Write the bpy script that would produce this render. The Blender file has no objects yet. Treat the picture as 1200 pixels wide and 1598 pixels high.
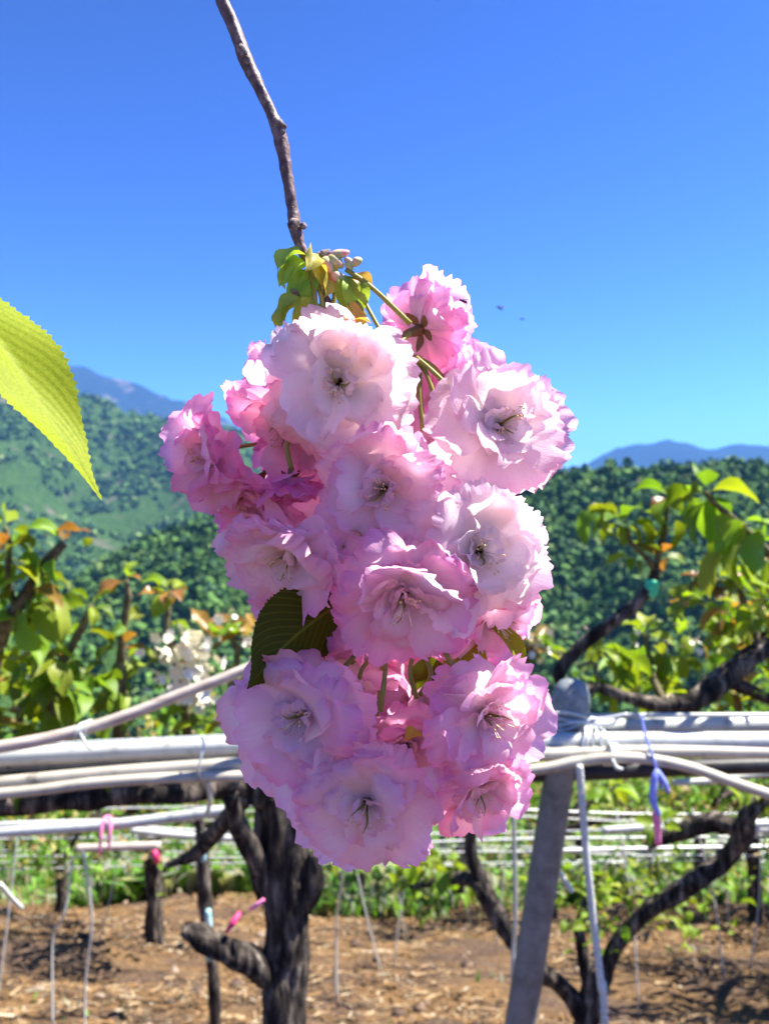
import bpy, math, random
import numpy as np
from mathutils import Vector, Matrix, Quaternion

random.seed(7)
RNG = np.random.default_rng(11)
SC = bpy.context.scene
COL = SC.collection
R = math.radians

# ------------------------------------------------------------------ camera
CZ = 1.6                       # eye height, camera looks level along +Y
FP = 1250.0                    # focal length in photo pixels (photo is 1200 x 1598)
cam_d = bpy.data.cameras.new('camera')
cam = bpy.data.objects.new('camera', cam_d)
COL.objects.link(cam)
cam.location = (0, 0, CZ)
cam.rotation_euler = (R(90), 0, 0)
cam_d.sensor_fit = 'HORIZONTAL'
cam_d.sensor_width = 36.0
cam_d.lens = 36.0 * FP / 1200.0
cam_d.clip_start = 0.01
cam_d.clip_end = 40000
cam_d.dof.use_dof = True
cam_d.dof.focus_distance = 0.288
cam_d.dof.aperture_fstop = 21
SC.camera = cam

# ------------------------------------------------------------------ sky, sun, exposure
SUN_EL, SUN_AZ = R(60), R(80)            # azimuth clockwise from +Y (view direction) towards +X
world = bpy.data.worlds.new('World')
SC.world = world
world.use_nodes = True
wn, wl = world.node_tree.nodes, world.node_tree.links
wn.clear()
sky = wn.new('ShaderNodeTexSky')
sky.sky_type = 'NISHITA'
sky.sun_disc = False
sky.sun_elevation = SUN_EL
sky.sun_rotation = SUN_AZ
sky.altitude = 1800
sky.air_density = 1.0
sky.dust_density = 0.1
sky.ozone_density = 3.5
def wmul(src, f):
    v = wn.new('ShaderNodeVectorMath'); v.operation = 'SCALE'; v.inputs['Scale'].default_value = f
    wl.new(src, v.inputs[0]); return v.outputs[0]
hs = wn.new('ShaderNodeGamma')                # the whole sky a deeper, clearer blue
hs.inputs['Gamma'].default_value = 2.0
bg = wn.new('ShaderNodeBackground')
bg.inputs['Strength'].default_value = 0.15
wo = wn.new('ShaderNodeOutputWorld')
wl.new(wmul(sky.outputs[0], 0.15), hs.inputs['Color'])
tn = wn.new('ShaderNodeVectorMath'); tn.operation = 'MULTIPLY'; tn.inputs[1].default_value = (0.80, 0.87, 1.12)
wl.new(wmul(hs.outputs[0], 4.0), tn.inputs[0])
wl.new(tn.outputs[0], bg.inputs['Color'])
wl.new(bg.outputs[0], wo.inputs['Surface'])

sun_d = bpy.data.lights.new('sun', 'SUN')
sun_d.energy = 5.0
sun_d.angle = R(0.5)
sun_d.color = (1.0, 0.95, 0.87)
sun = bpy.data.objects.new('sun', sun_d)
COL.objects.link(sun)
SUNV = Vector((math.sin(SUN_AZ) * math.cos(SUN_EL), math.cos(SUN_AZ) * math.cos(SUN_EL), math.sin(SUN_EL)))
sun.rotation_euler = SUNV.to_track_quat('Z', 'Y').to_euler()
sun.location = (3, 3, 8)

SC.view_settings.view_transform = 'Standard'
SC.view_settings.look = 'None'
SC.view_settings.exposure = 1.95
SC.view_settings.gamma = 1.0
SC.render.engine = 'CYCLES'
cy = SC.cycles
cy.use_denoising = True
cy.max_bounces = 10
cy.diffuse_bounces = 8
cy.transmission_bounces = 8
cy.glossy_bounces = 2
cy.volume_bounces = 0
cy.transparent_max_bounces = 8
cy.sample_clamp_indirect = 6

# ------------------------------------------------------------------ helpers
def P(px, py, d):
    """world point seen at photo pixel (px,py) at depth d"""
    return Vector(((px - 600) / FP * d, d, CZ - (py - 799) / FP * d))

def hash2(ix, iy, seed):
    n = (ix.astype(np.int64) * 374761393 + iy.astype(np.int64) * 668265263 + seed * 974634541) & 0x7fffffff
    n = ((n ^ (n >> 13)) * 1274126177) & 0x7fffffff
    return ((n ^ (n >> 16)) & 0xffff) / 65535.0

def vnoise(x, y, seed=0):
    x, y = np.asarray(x, float), np.asarray(y, float)
    ix, iy = np.floor(x), np.floor(y)
    fx, fy = x - ix, y - iy
    fx = fx * fx * (3 - 2 * fx); fy = fy * fy * (3 - 2 * fy)
    a = hash2(ix, iy, seed); b = hash2(ix + 1, iy, seed)
    c = hash2(ix, iy + 1, seed); d = hash2(ix + 1, iy + 1, seed)
    return (a * (1 - fx) + b * fx) * (1 - fy) + (c * (1 - fx) + d * fx) * fy - 0.5

def fbm(x, y, seed=0, o=4):
    s, a = 0, 1.0
    for k in range(o):
        s = s + a * vnoise(x * 2 ** k, y * 2 ** k, seed + k); a *= 0.5
    return s

def mesh_data(name, V, F, mat, uv=None, col=None, smooth=True):
    me = bpy.data.meshes.new(name)
    V = np.asarray(V, dtype=float).reshape(-1, 3)
    if isinstance(F, np.ndarray):
        k = F.shape[1]
        me.vertices.add(len(V)); me.vertices.foreach_set('co', V.ravel())
        me.loops.add(F.size); me.loops.foreach_set('vertex_index', F.ravel().astype(np.int32))
        me.polygons.add(len(F)); me.polygons.foreach_set('loop_start', np.arange(0, F.size, k, dtype=np.int32))
        me.update(calc_edges=True)
    else:
        me.from_pydata(V.tolist(), [], [list(map(int, f)) for f in F])
    if smooth:
        me.polygons.foreach_set('use_smooth', np.ones(len(me.polygons), bool))
    li = None
    if uv is not None:
        li = np.empty(len(me.loops), dtype=np.int32); me.loops.foreach_get('vertex_index', li)
        u = me.uv_layers.new(name='UVMap')
        u.data.foreach_set('uv', np.asarray(uv, float)[li].ravel())
    if col is not None:
        ca = me.color_attributes.new('tint', 'FLOAT_COLOR', 'POINT')
        c4 = np.ones((len(V), 4)); c4[:, :3] = col
        ca.data.foreach_set('color', c4.ravel())
    if mat is not None:
        me.materials.append(mat)
    me.update()
    return me

def link(name, me, parent=None, M=None, color=None):
    o = bpy.data.objects.new(name, me)
    COL.objects.link(o)
    if parent is not None:
        o.parent = parent
        if 'ploc' in PLOC.get(parent.name, {}):
            o.matrix_parent_inverse = PLOC[parent.name]['ploc']
    if M is not None:
        o.matrix_basis = M
    if color is not None:
        o.color = (*color[:3], 1)
    return o

PLOC = {}
def thing(name, label, cat, loc=(0, 0, 0), group=None):
    o = bpy.data.objects.new(name, None)
    COL.objects.link(o)
    o.location = loc
    o.empty_display_size = 0.05
    PLOC[o.name] = {'ploc': Matrix.Translation(-Vector(loc))}   # parts are given in world coordinates
    tag(o, label, cat, group)
    return o

def tag(o, label=None, cat=None, group=None, kind=None):
    if label: o['label'] = label
    if cat: o['category'] = cat
    if group: o['group'] = group
    if kind: o['kind'] = kind
    return o

def mk(name, VF, mat, parent=None, **k):
    V, F = VF[0], VF[1]
    uv = VF[2] if len(VF) > 2 else None
    return link(name, mesh_data(name, V, F, mat, uv=uv, **k), parent)

def join(parts):
    Vs, Fs, Us, n = [], [], [], 0
    for p in parts:
        V = np.asarray(p[0], float).reshape(-1, 3); F = np.asarray(p[1])
        Vs.append(V); Fs.append(F + n); n += len(V)
        Us.append(np.asarray(p[2]) if len(p) > 2 else np.zeros((len(V), 2)))
    return np.concatenate(Vs), np.concatenate(Fs), np.concatenate(Us)

def grid_faces(nu, nv, wrap=False):
    i, j = np.meshgrid(np.arange(nv - 1), np.arange(nu if wrap else nu - 1), indexing='ij')
    a = i * nu + j; b = i * nu + (j + 1) % nu
    return np.stack([a, b, b + nu, a + nu], -1).reshape(-1, 4)

def smooth_path(pts, radii, step=6):
    """Catmull-Rom through the points"""
    p = np.array([tuple(q) for q in pts], float); r = np.array(radii, float)
    if len(p) == 2:
        t = np.linspace(0, 1, step + 1)[:, None]
        return p[0] * (1 - t) + p[1] * t, r[0] + (r[1] - r[0]) * t[:, 0]
    q = np.vstack([2 * p[0] - p[1], p, 2 * p[-1] - p[-2]])
    out, ro = [], []
    for i in range(len(p) - 1):
        a, b, c, d = q[i], q[i + 1], q[i + 2], q[i + 3]
        for k in range(step):
            t = k / step
            out.append(0.5 * ((2 * b) + (-a + c) * t + (2 * a - 5 * b + 4 * c - d) * t * t + (-a + 3 * b - 3 * c + d) * t ** 3))
            ro.append(r[i] + (r[i + 1] - r[i]) * t)
    out.append(p[-1]); ro.append(r[-1])
    return np.array(out), np.array(ro)

def tube(pts, radii, sides=10, step=6, rough=0.0, seed=0, lumps=(), raw=False):
    if not hasattr(radii, '__len__'):
        radii = [radii] * len(pts)
    c, r = (np.array([tuple(q) for q in pts], float), np.array(radii, float)) if raw else smooth_path(pts, radii, step)
    n = len(c)
    tan = np.gradient(c, axis=0)
    tan /= np.linalg.norm(tan, axis=1)[:, None] + 1e-12
    ref = np.array([0.31, 0.87, 0.38]) if abs(tan[0] @ np.array([0.31, 0.87, 0.38])) < 0.9 else np.array([1.0, 0, 0])
    V, U = [], []
    nrm = np.cross(tan[0], ref); nrm /= np.linalg.norm(nrm)
    ln = np.concatenate([[0], np.cumsum(np.linalg.norm(np.diff(c, axis=0), axis=1))])
    ang = np.arange(sides) * 2 * np.pi / sides
    for i in range(n):
        nrm = nrm - tan[i] * (nrm @ tan[i]); nrm /= np.linalg.norm(nrm)
        bi = np.cross(tan[i], nrm)
        rr = np.full(sides, r[i])
        if rough:
            rr = rr * (1 + rough * 2 * fbm(np.cos(ang) * 1.6 + 5, np.sin(ang) * 1.6 + ln[i] / max(r.mean(), 1e-5) * 0.5, seed, 3))
        for (li, la, amt, wid) in lumps:
            rr = rr + amt * np.exp(-((ln[i] - li * ln[-1]) / wid) ** 2) * (0.35 + 0.65 * np.clip(np.cos(ang - la), 0, 1))
        V.append(c[i] + np.outer(np.cos(ang) * rr, nrm) + np.outer(np.sin(ang) * rr, bi))
        U.append(np.stack([ang / (2 * np.pi), np.full(sides, ln[i])], 1))
    V = np.concatenate(V); U = np.concatenate(U)
    F = grid_faces(sides, n, True)
    # end caps as fans of quads (degenerate tip)
    k = len(V)
    V = np.vstack([V, c[0], c[-1]]); U = np.vstack([U, U[0], U[-1]])
    j = np.arange(sides); j2 = (j + 1) % sides
    cap0 = np.stack([j2, j, np.full(sides, k), np.full(sides, k)], 1)
    b = (n - 1) * sides
    cap1 = np.stack([b + j, b + j2, np.full(sides, k + 1), np.full(sides, k + 1)], 1)
    tri = np.concatenate([cap0[:, :3], cap1[:, :3]])
    # keep quads only: split caps into degenerate-free tris later
    return V, [tuple(f) for f in F] + [tuple(f) for f in tri], U

def jl(parts):
    """join parts whose faces are lists"""
    Vs, Fs, Us, n = [], [], [], 0
    for p in parts:
        V = np.asarray(p[0], float).reshape(-1, 3)
        Vs.append(V); Fs += [tuple(int(i) + n for i in f) for f in p[1]]; n += len(V)
        Us.append(np.asarray(p[2]) if len(p) > 2 else np.zeros((len(V), 2)))
    return np.concatenate(Vs), Fs, np.concatenate(Us)

def xf(VF, M):
    V = np.asarray(VF[0], float)
    A = np.array(M)
    return (V @ A[:3, :3].T + A[:3, 3], *VF[1:])

def ellipsoid(c, rx, ry, rz, nu=10, nv=7):
    t = np.linspace(0.0, np.pi, nv); a = np.arange(nu) * 2 * np.pi / nu
    V = [[c[0] + rx * math.sin(tt) * math.cos(aa), c[1] + ry * math.sin(tt) * math.sin(aa), c[2] + rz * math.cos(tt)] for tt in t for aa in a]
    return np.array(V), [tuple(f) for f in grid_faces(nu, nv, True)], np.zeros((len(V), 2))

# ------------------------------------------------------------------ material helpers
def new_mat(name):
    m = bpy.data.materials.new(name); m.use_nodes = True
    n = m.node_tree.nodes; n.clear()
    out = n.new('ShaderNodeOutputMaterial')
    return m, n, m.node_tree.links, out

def ramp(n, l, fac, stops):
    r = n.new('ShaderNodeValToRGB')
    e = r.color_ramp.elements
    while len(e) > 1: e.remove(e[-1])
    e[0].position = stops[0][0]; e[0].color = (*stops[0][1], 1)
    for p, c in stops[1:]:
        x = e.new(p); x.color = (*c, 1)
    l.new(fac, r.inputs[0])
    return r.outputs[0]

def noise(n, l, scale, detail=4, rough=0.55, vec=None, dist=0.0):
    t = n.new('ShaderNodeTexNoise')
    t.inputs['Scale'].default_value = scale; t.inputs['Detail'].default_value = detail
    t.inputs['Roughness'].default_value = rough; t.inputs['Distortion'].default_value = dist
    if vec is not None: l.new(vec, t.inputs['Vector'])
    return t.outputs['Fac']

def mapping(n, l, vec, scale):
    m = n.new('ShaderNodeMapping'); m.inputs['Scale'].default_value = scale
    l.new(vec, m.inputs[0]); return m.outputs[0]

def math_(n, l, op, a, b=None, c=None):
    m = n.new('ShaderNodeMath'); m.operation = op
    for i, v in enumerate((a, b, c)):
        if v is None: continue
        if isinstance(v, (int, float)): m.inputs[i].default_value = v
        else: l.new(v, m.inputs[i])
    return m.outputs[0]

def mixc(n, l, fac, a, b, mode='MIX'):
    m = n.new('ShaderNodeMix'); m.data_type = 'RGBA'; m.blend_type = mode
    for s, v in ((m.inputs[0], fac), (m.inputs[6], a), (m.inputs[7], b)):
        if isinstance(v, (int, float)): s.default_value = v
        elif isinstance(v, tuple): s.default_value = (*v, 1)
        else: l.new(v, s)
    return m.outputs[2]

def bump(n, l, h, strength, dist):
    b = n.new('ShaderNodeBump'); b.inputs['Strength'].default_value = strength; b.inputs['Distance'].default_value = dist
    l.new(h, b.inputs['Height']); return b.outputs[0]

def pbsdf(n, l, col, rough=0.6, normal=None, spec=0.3, metal=0.0):
    p = n.new('ShaderNodeBsdfPrincipled')
    if isinstance(col, tuple): p.inputs['Base Color'].default_value = (*col, 1)
    else: l.new(col, p.inputs['Base Color'])
    if isinstance(rough, (int, float)): p.inputs['Roughness'].default_value = rough
    else: l.new(rough, p.inputs['Roughness'])
    p.inputs['Specular IOR Level'].default_value = spec
    p.inputs['Metallic'].default_value = metal
    if normal is not None: l.new(normal, p.inputs['Normal'])
    return p.outputs[0]

def simple(name, stops, nscale=20, rough=0.6, bstr=0.3, bdist=0.002, spec=0.3, metal=0.0, mapscale=None, detail=5):
    m, n, l, out = new_mat(name)
    tc = n.new('ShaderNodeTexCoord')
    v = tc.outputs['Object'] if mapscale is None else mapping(n, l, tc.outputs['Object'], mapscale)
    f = noise(n, l, nscale, detail, 0.6, v)
    c = ramp(n, l, f, stops)
    l.new(pbsdf(n, l, c, rough, bump(n, l, f, bstr, bdist), spec, metal), out.inputs[0])
    return m

def leafy(name, cols, trans=0.45, veins=9, rough=0.42, hue=True, spec=0.4):
    """thin leaf: reflects and lets light through; UV: x = -1..1 across (stored 0..1), y = base..tip"""
    m, n, l, out = new_mat(name)
    uv = n.new('ShaderNodeUVMap').outputs[0]
    s = n.new('ShaderNodeSeparateXYZ'); l.new(uv, s.inputs[0])
    ax = math_(n, l, 'ABSOLUTE', math_(n, l, 'SUBTRACT', s.outputs[0], 0.5))
    t = math_(n, l, 'SUBTRACT', math_(n, l, 'MULTIPLY', s.outputs[1], float(veins)), math_(n, l, 'MULTIPLY', ax, veins * 0.75))
    fr = math_(n, l, 'ABSOLUTE', math_(n, l, 'SUBTRACT', math_(n, l, 'FRACT', t), 0.5))      # 0.5 at vein
    vein = math_(n, l, 'POWER', math_(n, l, 'MULTIPLY', fr, 2.0), 7.0)
    mid = math_(n, l, 'LESS_THAN', ax, 0.018)
    vv = math_(n, l, 'MAXIMUM', math_(n, l, 'MULTIPLY', vein, 0.7), mid)
    tc = n.new('ShaderNodeTexCoord')
    nz = noise(n, l, 90, 3, 0.6, tc.outputs['Object'])
    oi = n.new('ShaderNodeObjectInfo')
    base = ramp(n, l, nz, [(0.3, cols[0]), (0.7, cols[1])])
    base = mixc(n, l, 1.0, base, oi.outputs['Color'], 'MULTIPLY')
    base = mixc(n, l, math_(n, l, 'MULTIPLY', vv, 0.22), base, cols[2])
    h = math_(n, l, 'ADD', math_(n, l, 'MULTIPLY', math_(n, l, 'SUBTRACT', 0.5, fr), 1.0), math_(n, l, 'MULTIPLY', nz, 0.5))
    nb = bump(n, l, h, 0.13, 0.0016)
    p = pbsdf(n, l, base, rough, nb, spec)
    tr = n.new('ShaderNodeBsdfTranslucent')
    tcol = mixc(n, l, 1.0, base, (1.5, 1.45, 0.6), 'MULTIPLY')
    l.new(tcol, tr.inputs[0])
    mx = n.new('ShaderNodeMixShader'); mx.inputs[0].default_value = trans
    l.new(p, mx.inputs[1]); l.new(tr.outputs[0], mx.inputs[2])
    l.new(mx.outputs[0], out.inputs[0])
    return m

# petals: pale base, pinker towards the fringe; object colour r = pinkness, g = warmth
def petal_material():
    m, n, l, out = new_mat('petal')
    uv = n.new('ShaderNodeUVMap').outputs[0]
    s = n.new('ShaderNodeSeparateXYZ'); l.new(uv, s.inputs[0])
    ax = math_(n, l, 'MULTIPLY', math_(n, l, 'ABSOLUTE', math_(n, l, 'SUBTRACT', s.outputs[0], 0.5)), 2.0)
    e1 = math_(n, l, 'POWER', s.outputs[1], 3.0)
    e2 = math_(n, l, 'MULTIPLY', math_(n, l, 'POWER', ax, 3.0), s.outputs[1])
    edge = math_(n, l, 'MAXIMUM', e1, e2)
    tc = n.new('ShaderNodeTexCoord')
    st = mapping(n, l, uv, (38, 2.2, 1))
    streak = noise(n, l, 1.0, 3, 0.6, st)
    blot = noise(n, l, 55, 3, 0.6, tc.outputs['Object'])
    oi = n.new('ShaderNodeObjectInfo')
    sc = n.new('ShaderNodeSeparateColor'); l.new(oi.outputs['Color'], sc.inputs[0])
    pk = math_(n, l, 'MULTIPLY', edge, 0.62)
    pk = math_(n, l, 'ADD', pk, math_(n, l, 'MULTIPLY', math_(n, l, 'SUBTRACT', streak, 0.5), 0.35))
    pk = math_(n, l, 'ADD', pk, math_(n, l, 'MULTIPLY', math_(n, l, 'SUBTRACT', blot, 0.5), 0.5))
    pk = math_(n, l, 'ADD', math_(n, l, 'MULTIPLY', pk, math_(n, l, 'ADD', sc.outputs[0], 0.35)), math_(n, l, 'SUBTRACT', sc.outputs[0], 0.25))
    c = ramp(n, l, pk, [(0.0, (0.985, 0.925, 0.895)), (0.3, (0.98, 0.79, 0.845)), (0.7, (0.96, 0.53, 0.755)), (1.0, (0.91, 0.34, 0.66))])
    nb = bump(n, l, math_(n, l, 'ADD', streak, math_(n, l, 'MULTIPLY', blot, 0.8)), 0.35, 0.0009)
    p = pbsdf(n, l, c, 0.5, nb, 0.25)
    tr = n.new('ShaderNodeBsdfTranslucent'); l.new(c, tr.inputs[0]); l.new(nb, tr.inputs['Normal'])
    mx = n.new('ShaderNodeMixShader'); mx.inputs[0].default_value = 0.66
    l.new(p, mx.inputs[1]); l.new(tr.outputs[0], mx.inputs[2])
    l.new(mx.outputs[0], out.inputs[0])
    return m

M = {}
M['petal'] = petal_material()
M['cherry_leaf'] = leafy('cherry_leaf', [(0.15, 0.23, 0.015), (0.22, 0.30, 0.025), (0.36, 0.42, 0.07)], trans=0.5, veins=13, rough=0.6, spec=0.2)
M['pear_leaf'] = leafy('pear_leaf', [(0.11, 0.20, 0.014), (0.17, 0.28, 0.022), (0.28, 0.38, 0.07)], trans=0.45, veins=8, rough=0.48, spec=0.3)
M['bronze_leaf'] = leafy('bronze_leaf', [(0.19, 0.10, 0.025), (0.30, 0.17, 0.04), (0.38, 0.28, 0.08)], trans=0.4, veins=8, rough=0.35)
M['bract'] = leafy('bract', [(0.22, 0.30, 0.05), (0.38, 0.38, 0.10), (0.5, 0.42, 0.2)], trans=0.35, veins=5)
M['twig'] = simple('twig', [(0.3, (0.055, 0.030, 0.030)), (0.52, (0.13, 0.075, 0.068)), (0.74, (0.30, 0.22, 0.20))], 260, 0.5, 0.6, 0.0012, spec=0.35)
M['scar'] = simple('scar', [(0.35, (0.05, 0.03, 0.03)), (0.65, (0.30, 0.24, 0.21))], 400, 0.8, 0.8, 0.001)
M['cherry_bark'] = simple('cherry_bark', [(0.3, (0.07, 0.045, 0.035)), (0.7, (0.22, 0.16, 0.13))], 25, 0.75, 0.7, 0.006, mapscale=(1, 1, 3))
M['bark'] = simple('bark', [(0.36, (0.010, 0.008, 0.008)), (0.48, (0.036, 0.030, 0.026)), (0.58, (0.11, 0.09, 0.072)), (0.70, (0.27, 0.23, 0.19))], 26, 0.9, 1.0, 0.02, mapscale=(1.6, 1.6, 0.35), spec=0.1)
M['shoot'] = simple('shoot', [(0.35, (0.05, 0.04, 0.02)), (0.6, (0.14, 0.12, 0.06)), (0.75, (0.28, 0.22, 0.15))], 60, 0.75, 0.6, 0.003, spec=0.15)
M['pedicel'] = simple('pedicel', [(0.3, (0.20, 0.21, 0.03)), (0.7, (0.34, 0.30, 0.06))], 120, 0.5, 0.1, 0.0004)
M['calyx'] = simple('calyx', [(0.3, (0.14, 0.06, 0.025)), (0.7, (0.27, 0.15, 0.045))], 200, 0.55, 0.2, 0.0004)
M['stamen'] = simple('stamen', [(0.3, (0.75, 0.55, 0.42)), (0.7, (0.88, 0.72, 0.55))], 300, 0.5, 0.1, 0.0002)
M['anther'] = simple('anther', [(0.3, (0.60, 0.36, 0.16)), (0.7, (0.74, 0.52, 0.25))], 400, 0.6, 0.1, 0.0002)
M['pistil'] = simple('pistil', [(0.3, (0.14, 0.17, 0.03)), (0.7, (0.30, 0.24, 0.06))], 300, 0.5, 0.1, 0.0003)
M['bud'] = simple('bud', [(0.38, (0.36, 0.42, 0.12)), (0.5, (0.62, 0.46, 0.30)), (0.62, (0.72, 0.22, 0.24))], 130, 0.45, 0.1, 0.0004)
M['pipe'] = simple('pipe', [(0.28, (0.20, 0.205, 0.185)), (0.40, (0.43, 0.44, 0.40)), (0.75, (0.54, 0.55, 0.50))], 22, 0.38, 0.12, 0.002, spec=0.45)
M['conduit'] = simple('conduit', [(0.28, (0.17, 0.15, 0.12)), (0.40, (0.36, 0.335, 0.27)), (0.7, (0.45, 0.415, 0.335))], 24, 0.5, 0.2, 0.002)
M['galvanised'] = simple('galvanised', [(0.3, (0.10, 0.11, 0.11)), (0.6, (0.20, 0.21, 0.21))], 30, 0.5, 0.2, 0.002, spec=0.5, metal=0.35)
M['cap'] = simple('cap', [(0.3, (0.12, 0.14, 0.14)), (0.6, (0.24, 0.26, 0.26))], 60, 0.7, 0.4, 0.002)
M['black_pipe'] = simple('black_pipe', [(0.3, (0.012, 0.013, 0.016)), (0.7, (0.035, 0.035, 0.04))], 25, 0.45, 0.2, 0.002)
M['bamboo'] = simple('bamboo', [(0.3, (0.30, 0.24, 0.19)), (0.7, (0.58, 0.50, 0.42))], 40, 0.6, 0.3, 0.002, mapscale=(0.4, 2, 2))
M['rope'] = simple('rope', [(0.3, (0.40, 0.42, 0.38)), (0.7, (0.66, 0.68, 0.62))], 150, 0.8, 0.4, 0.001)
M['wire'] = simple('wire', [(0.3, (0.45, 0.47, 0.46)), (0.7, (0.66, 0.68, 0.66))], 60, 0.45, 0.1, 0.001, metal=0.3)
M['blue_cord'] = simple('blue_cord', [(0.3, (0.16, 0.20, 0.62)), (0.7, (0.34, 0.40, 0.85))], 80, 0.5, 0.2, 0.001)
M['pink_tape'] = simple('pink_tape', [(0.3, (0.72, 0.14, 0.34)), (0.7, (0.85, 0.30, 0.50))], 60, 0.45, 0.2, 0.001)
M['red_tape'] = simple('red_tape', [(0.3, (0.50, 0.02, 0.10)), (0.7, (0.75, 0.06, 0.2))], 60, 0.45, 0.2, 0.001)
M['green_tape'] = simple('green_tape', [(0.3, (0.02, 0.42, 0.20)), (0.7, (0.08, 0.60, 0.32))], 60, 0.4, 0.2, 0.001)
M['teal_tape'] = simple('teal_tape', [(0.3, (0.10, 0.36, 0.38)), (0.7, (0.55, 0.70, 0.72))], 30, 0.5, 0.2, 0.001)
M['white_blossom'] = simple('white_blossom', [(0.3, (0.72, 0.68, 0.48)), (0.7, (0.85, 0.81, 0.66))], 60, 0.6, 0.1, 0.001)
M['insect'] = simple('insect', [(0.3, (0.008, 0.008, 0.01)), (0.7, (0.03, 0.03, 0.04))], 900, 0.3, 0.2, 0.0002, spec=0.6)
M['wing'] = simple('wing', [(0.3, (0.55, 0.58, 0.62)), (0.7, (0.75, 0.78, 0.82))], 900, 0.3, 0.1, 0.0002)

def tinted(name, rough=0.85, trans=0.0, mottle=0.0):
    m, n, l, out = new_mat(name)
    at = n.new('ShaderNodeAttribute'); at.attribute_name = 'tint'
    tc = n.new('ShaderNodeTexCoord')
    base = at.outputs['Color']
    if mottle:
        base = mixc(n, l, 1.0, base, ramp(n, l, noise(n, l, mottle, 4, 0.7, tc.outputs['Object']), [(0.3, (0.5, 0.5, 0.5)), (0.7, (1.6, 1.6, 1.5))]), 'MULTIPLY')
    p = pbsdf(n, l, base, rough, None, 0.15)
    if trans:
        tr = n.new('ShaderNodeBsdfTranslucent')
        l.new(mixc(n, l, 1.0, at.outputs['Color'], (1.4, 1.4, 0.6), 'MULTIPLY'), tr.inputs[0])
        mx = n.new('ShaderNodeMixShader'); mx.inputs[0].default_value = trans
        l.new(p, mx.inputs[1]); l.new(tr.outputs[0], mx.inputs[2]); l.new(mx.outputs[0], out.inputs[0])
    else:
        l.new(p, out.inputs[0])
    return m
M['straw'] = tinted('straw')
M['weeds'] = tinted('weeds', 0.6, 0.4)
M['crown'] = tinted('crown', 0.5, 0.4)
M['forest'] = tinted('forest', 0.9, 0.0, 0.9)

# ------------------------------------------------------------------ ground
def drop(y):
    """metres below the eye of the orchard floor at distance y"""
    return np.interp(y, [-40, 0.9, 1.7, 10.0, 13, 45, 135, 190, 400, 20000],
                     [1.4, 1.6, 2.05, 4.92, 6.0, 18.6, 62, 76, 84, 90])

def gz(x, y):
    x, y = np.asarray(x, float), np.asarray(y, float)
    a = np.clip((y - 1.0) / 2, 0, 1)
    amp = 0.20 * a + 0.5 * np.clip((y - 20) / 60, 0, 1)
    return CZ - drop(y) + amp * fbm(x * 0.55 + 3, y * 0.55, 5, 5) * np.where(y > 60, 3, 1) + 0.09 * a * fbm(x * 3.1, y * 3.1, 9, 3)

def build_ground():
    ys = np.concatenate([-np.geomspace(14000, 2, 14), np.linspace(-1.5, 3.6, 22), np.linspace(3.8, 12, 150),
                         np.geomspace(12.3, 15000, 90)])
    t = np.linspace(-1, 1, 181); t = np.sign(t) * np.abs(t) ** 1.25
    Y, T = np.meshgrid(ys, t, indexing='ij')
    X = T * (9 + 1.3 * np.abs(Y))
    V = np.stack([X, Y, gz(X, Y)], -1).reshape(-1, 3)
    m, n, l, out = new_mat('soil_and_litter')
    tc = n.new('ShaderNodeTexCoord'); ob = tc.outputs['Object']
    s = n.new('ShaderNodeSeparateXYZ'); l.new(ob, s.inputs[0])
    n1 = noise(n, l, 1.1, 5, 0.6, ob); n2 = noise(n, l, 26, 6, 0.7, ob)
    soil = ramp(n, l, n2, [(0.3, (0.030, 0.018, 0.013)), (0.52, (0.095, 0.062, 0.042)), (0.75, (0.19, 0.135, 0.092))])
    st = ramp(n, l, n2, [(0.3, (0.08, 0.042, 0.017)), (0.55, (0.18, 0.108, 0.048)), (0.75, (0.27, 0.18, 0.095))])
    c = mixc(n, l, ramp(n, l, n1, [(0.42, (0, 0, 0)), (0.58, (1, 1, 1))]), soil, st)
    gr = ramp(n, l, n2, [(0.3, (0.035, 0.075, 0.015)), (0.7, (0.11, 0.19, 0.04))])
    far = math_(n, l, 'ADD', math_(n, l, 'MULTIPLY', math_(n, l, 'SUBTRACT', s.outputs[1], 10.3), 0.35),
                math_(n, l, 'MULTIPLY', math_(n, l, 'SUBTRACT', noise(n, l, 0.8, 4, 0.6, ob), 0.5), 2.5))
    far.node.use_clamp = True
    c = mixc(n, l, far, c, gr)
    l.new(pbsdf(n, l, c, 0.95, bump(n, l, n2, 0.9, 0.03), 0.1), out.inputs[0])
    o = mk('ground', (V, grid_faces(len(t), len(ys))), m)
    tag(o, kind='structure')
build_ground()

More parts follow.
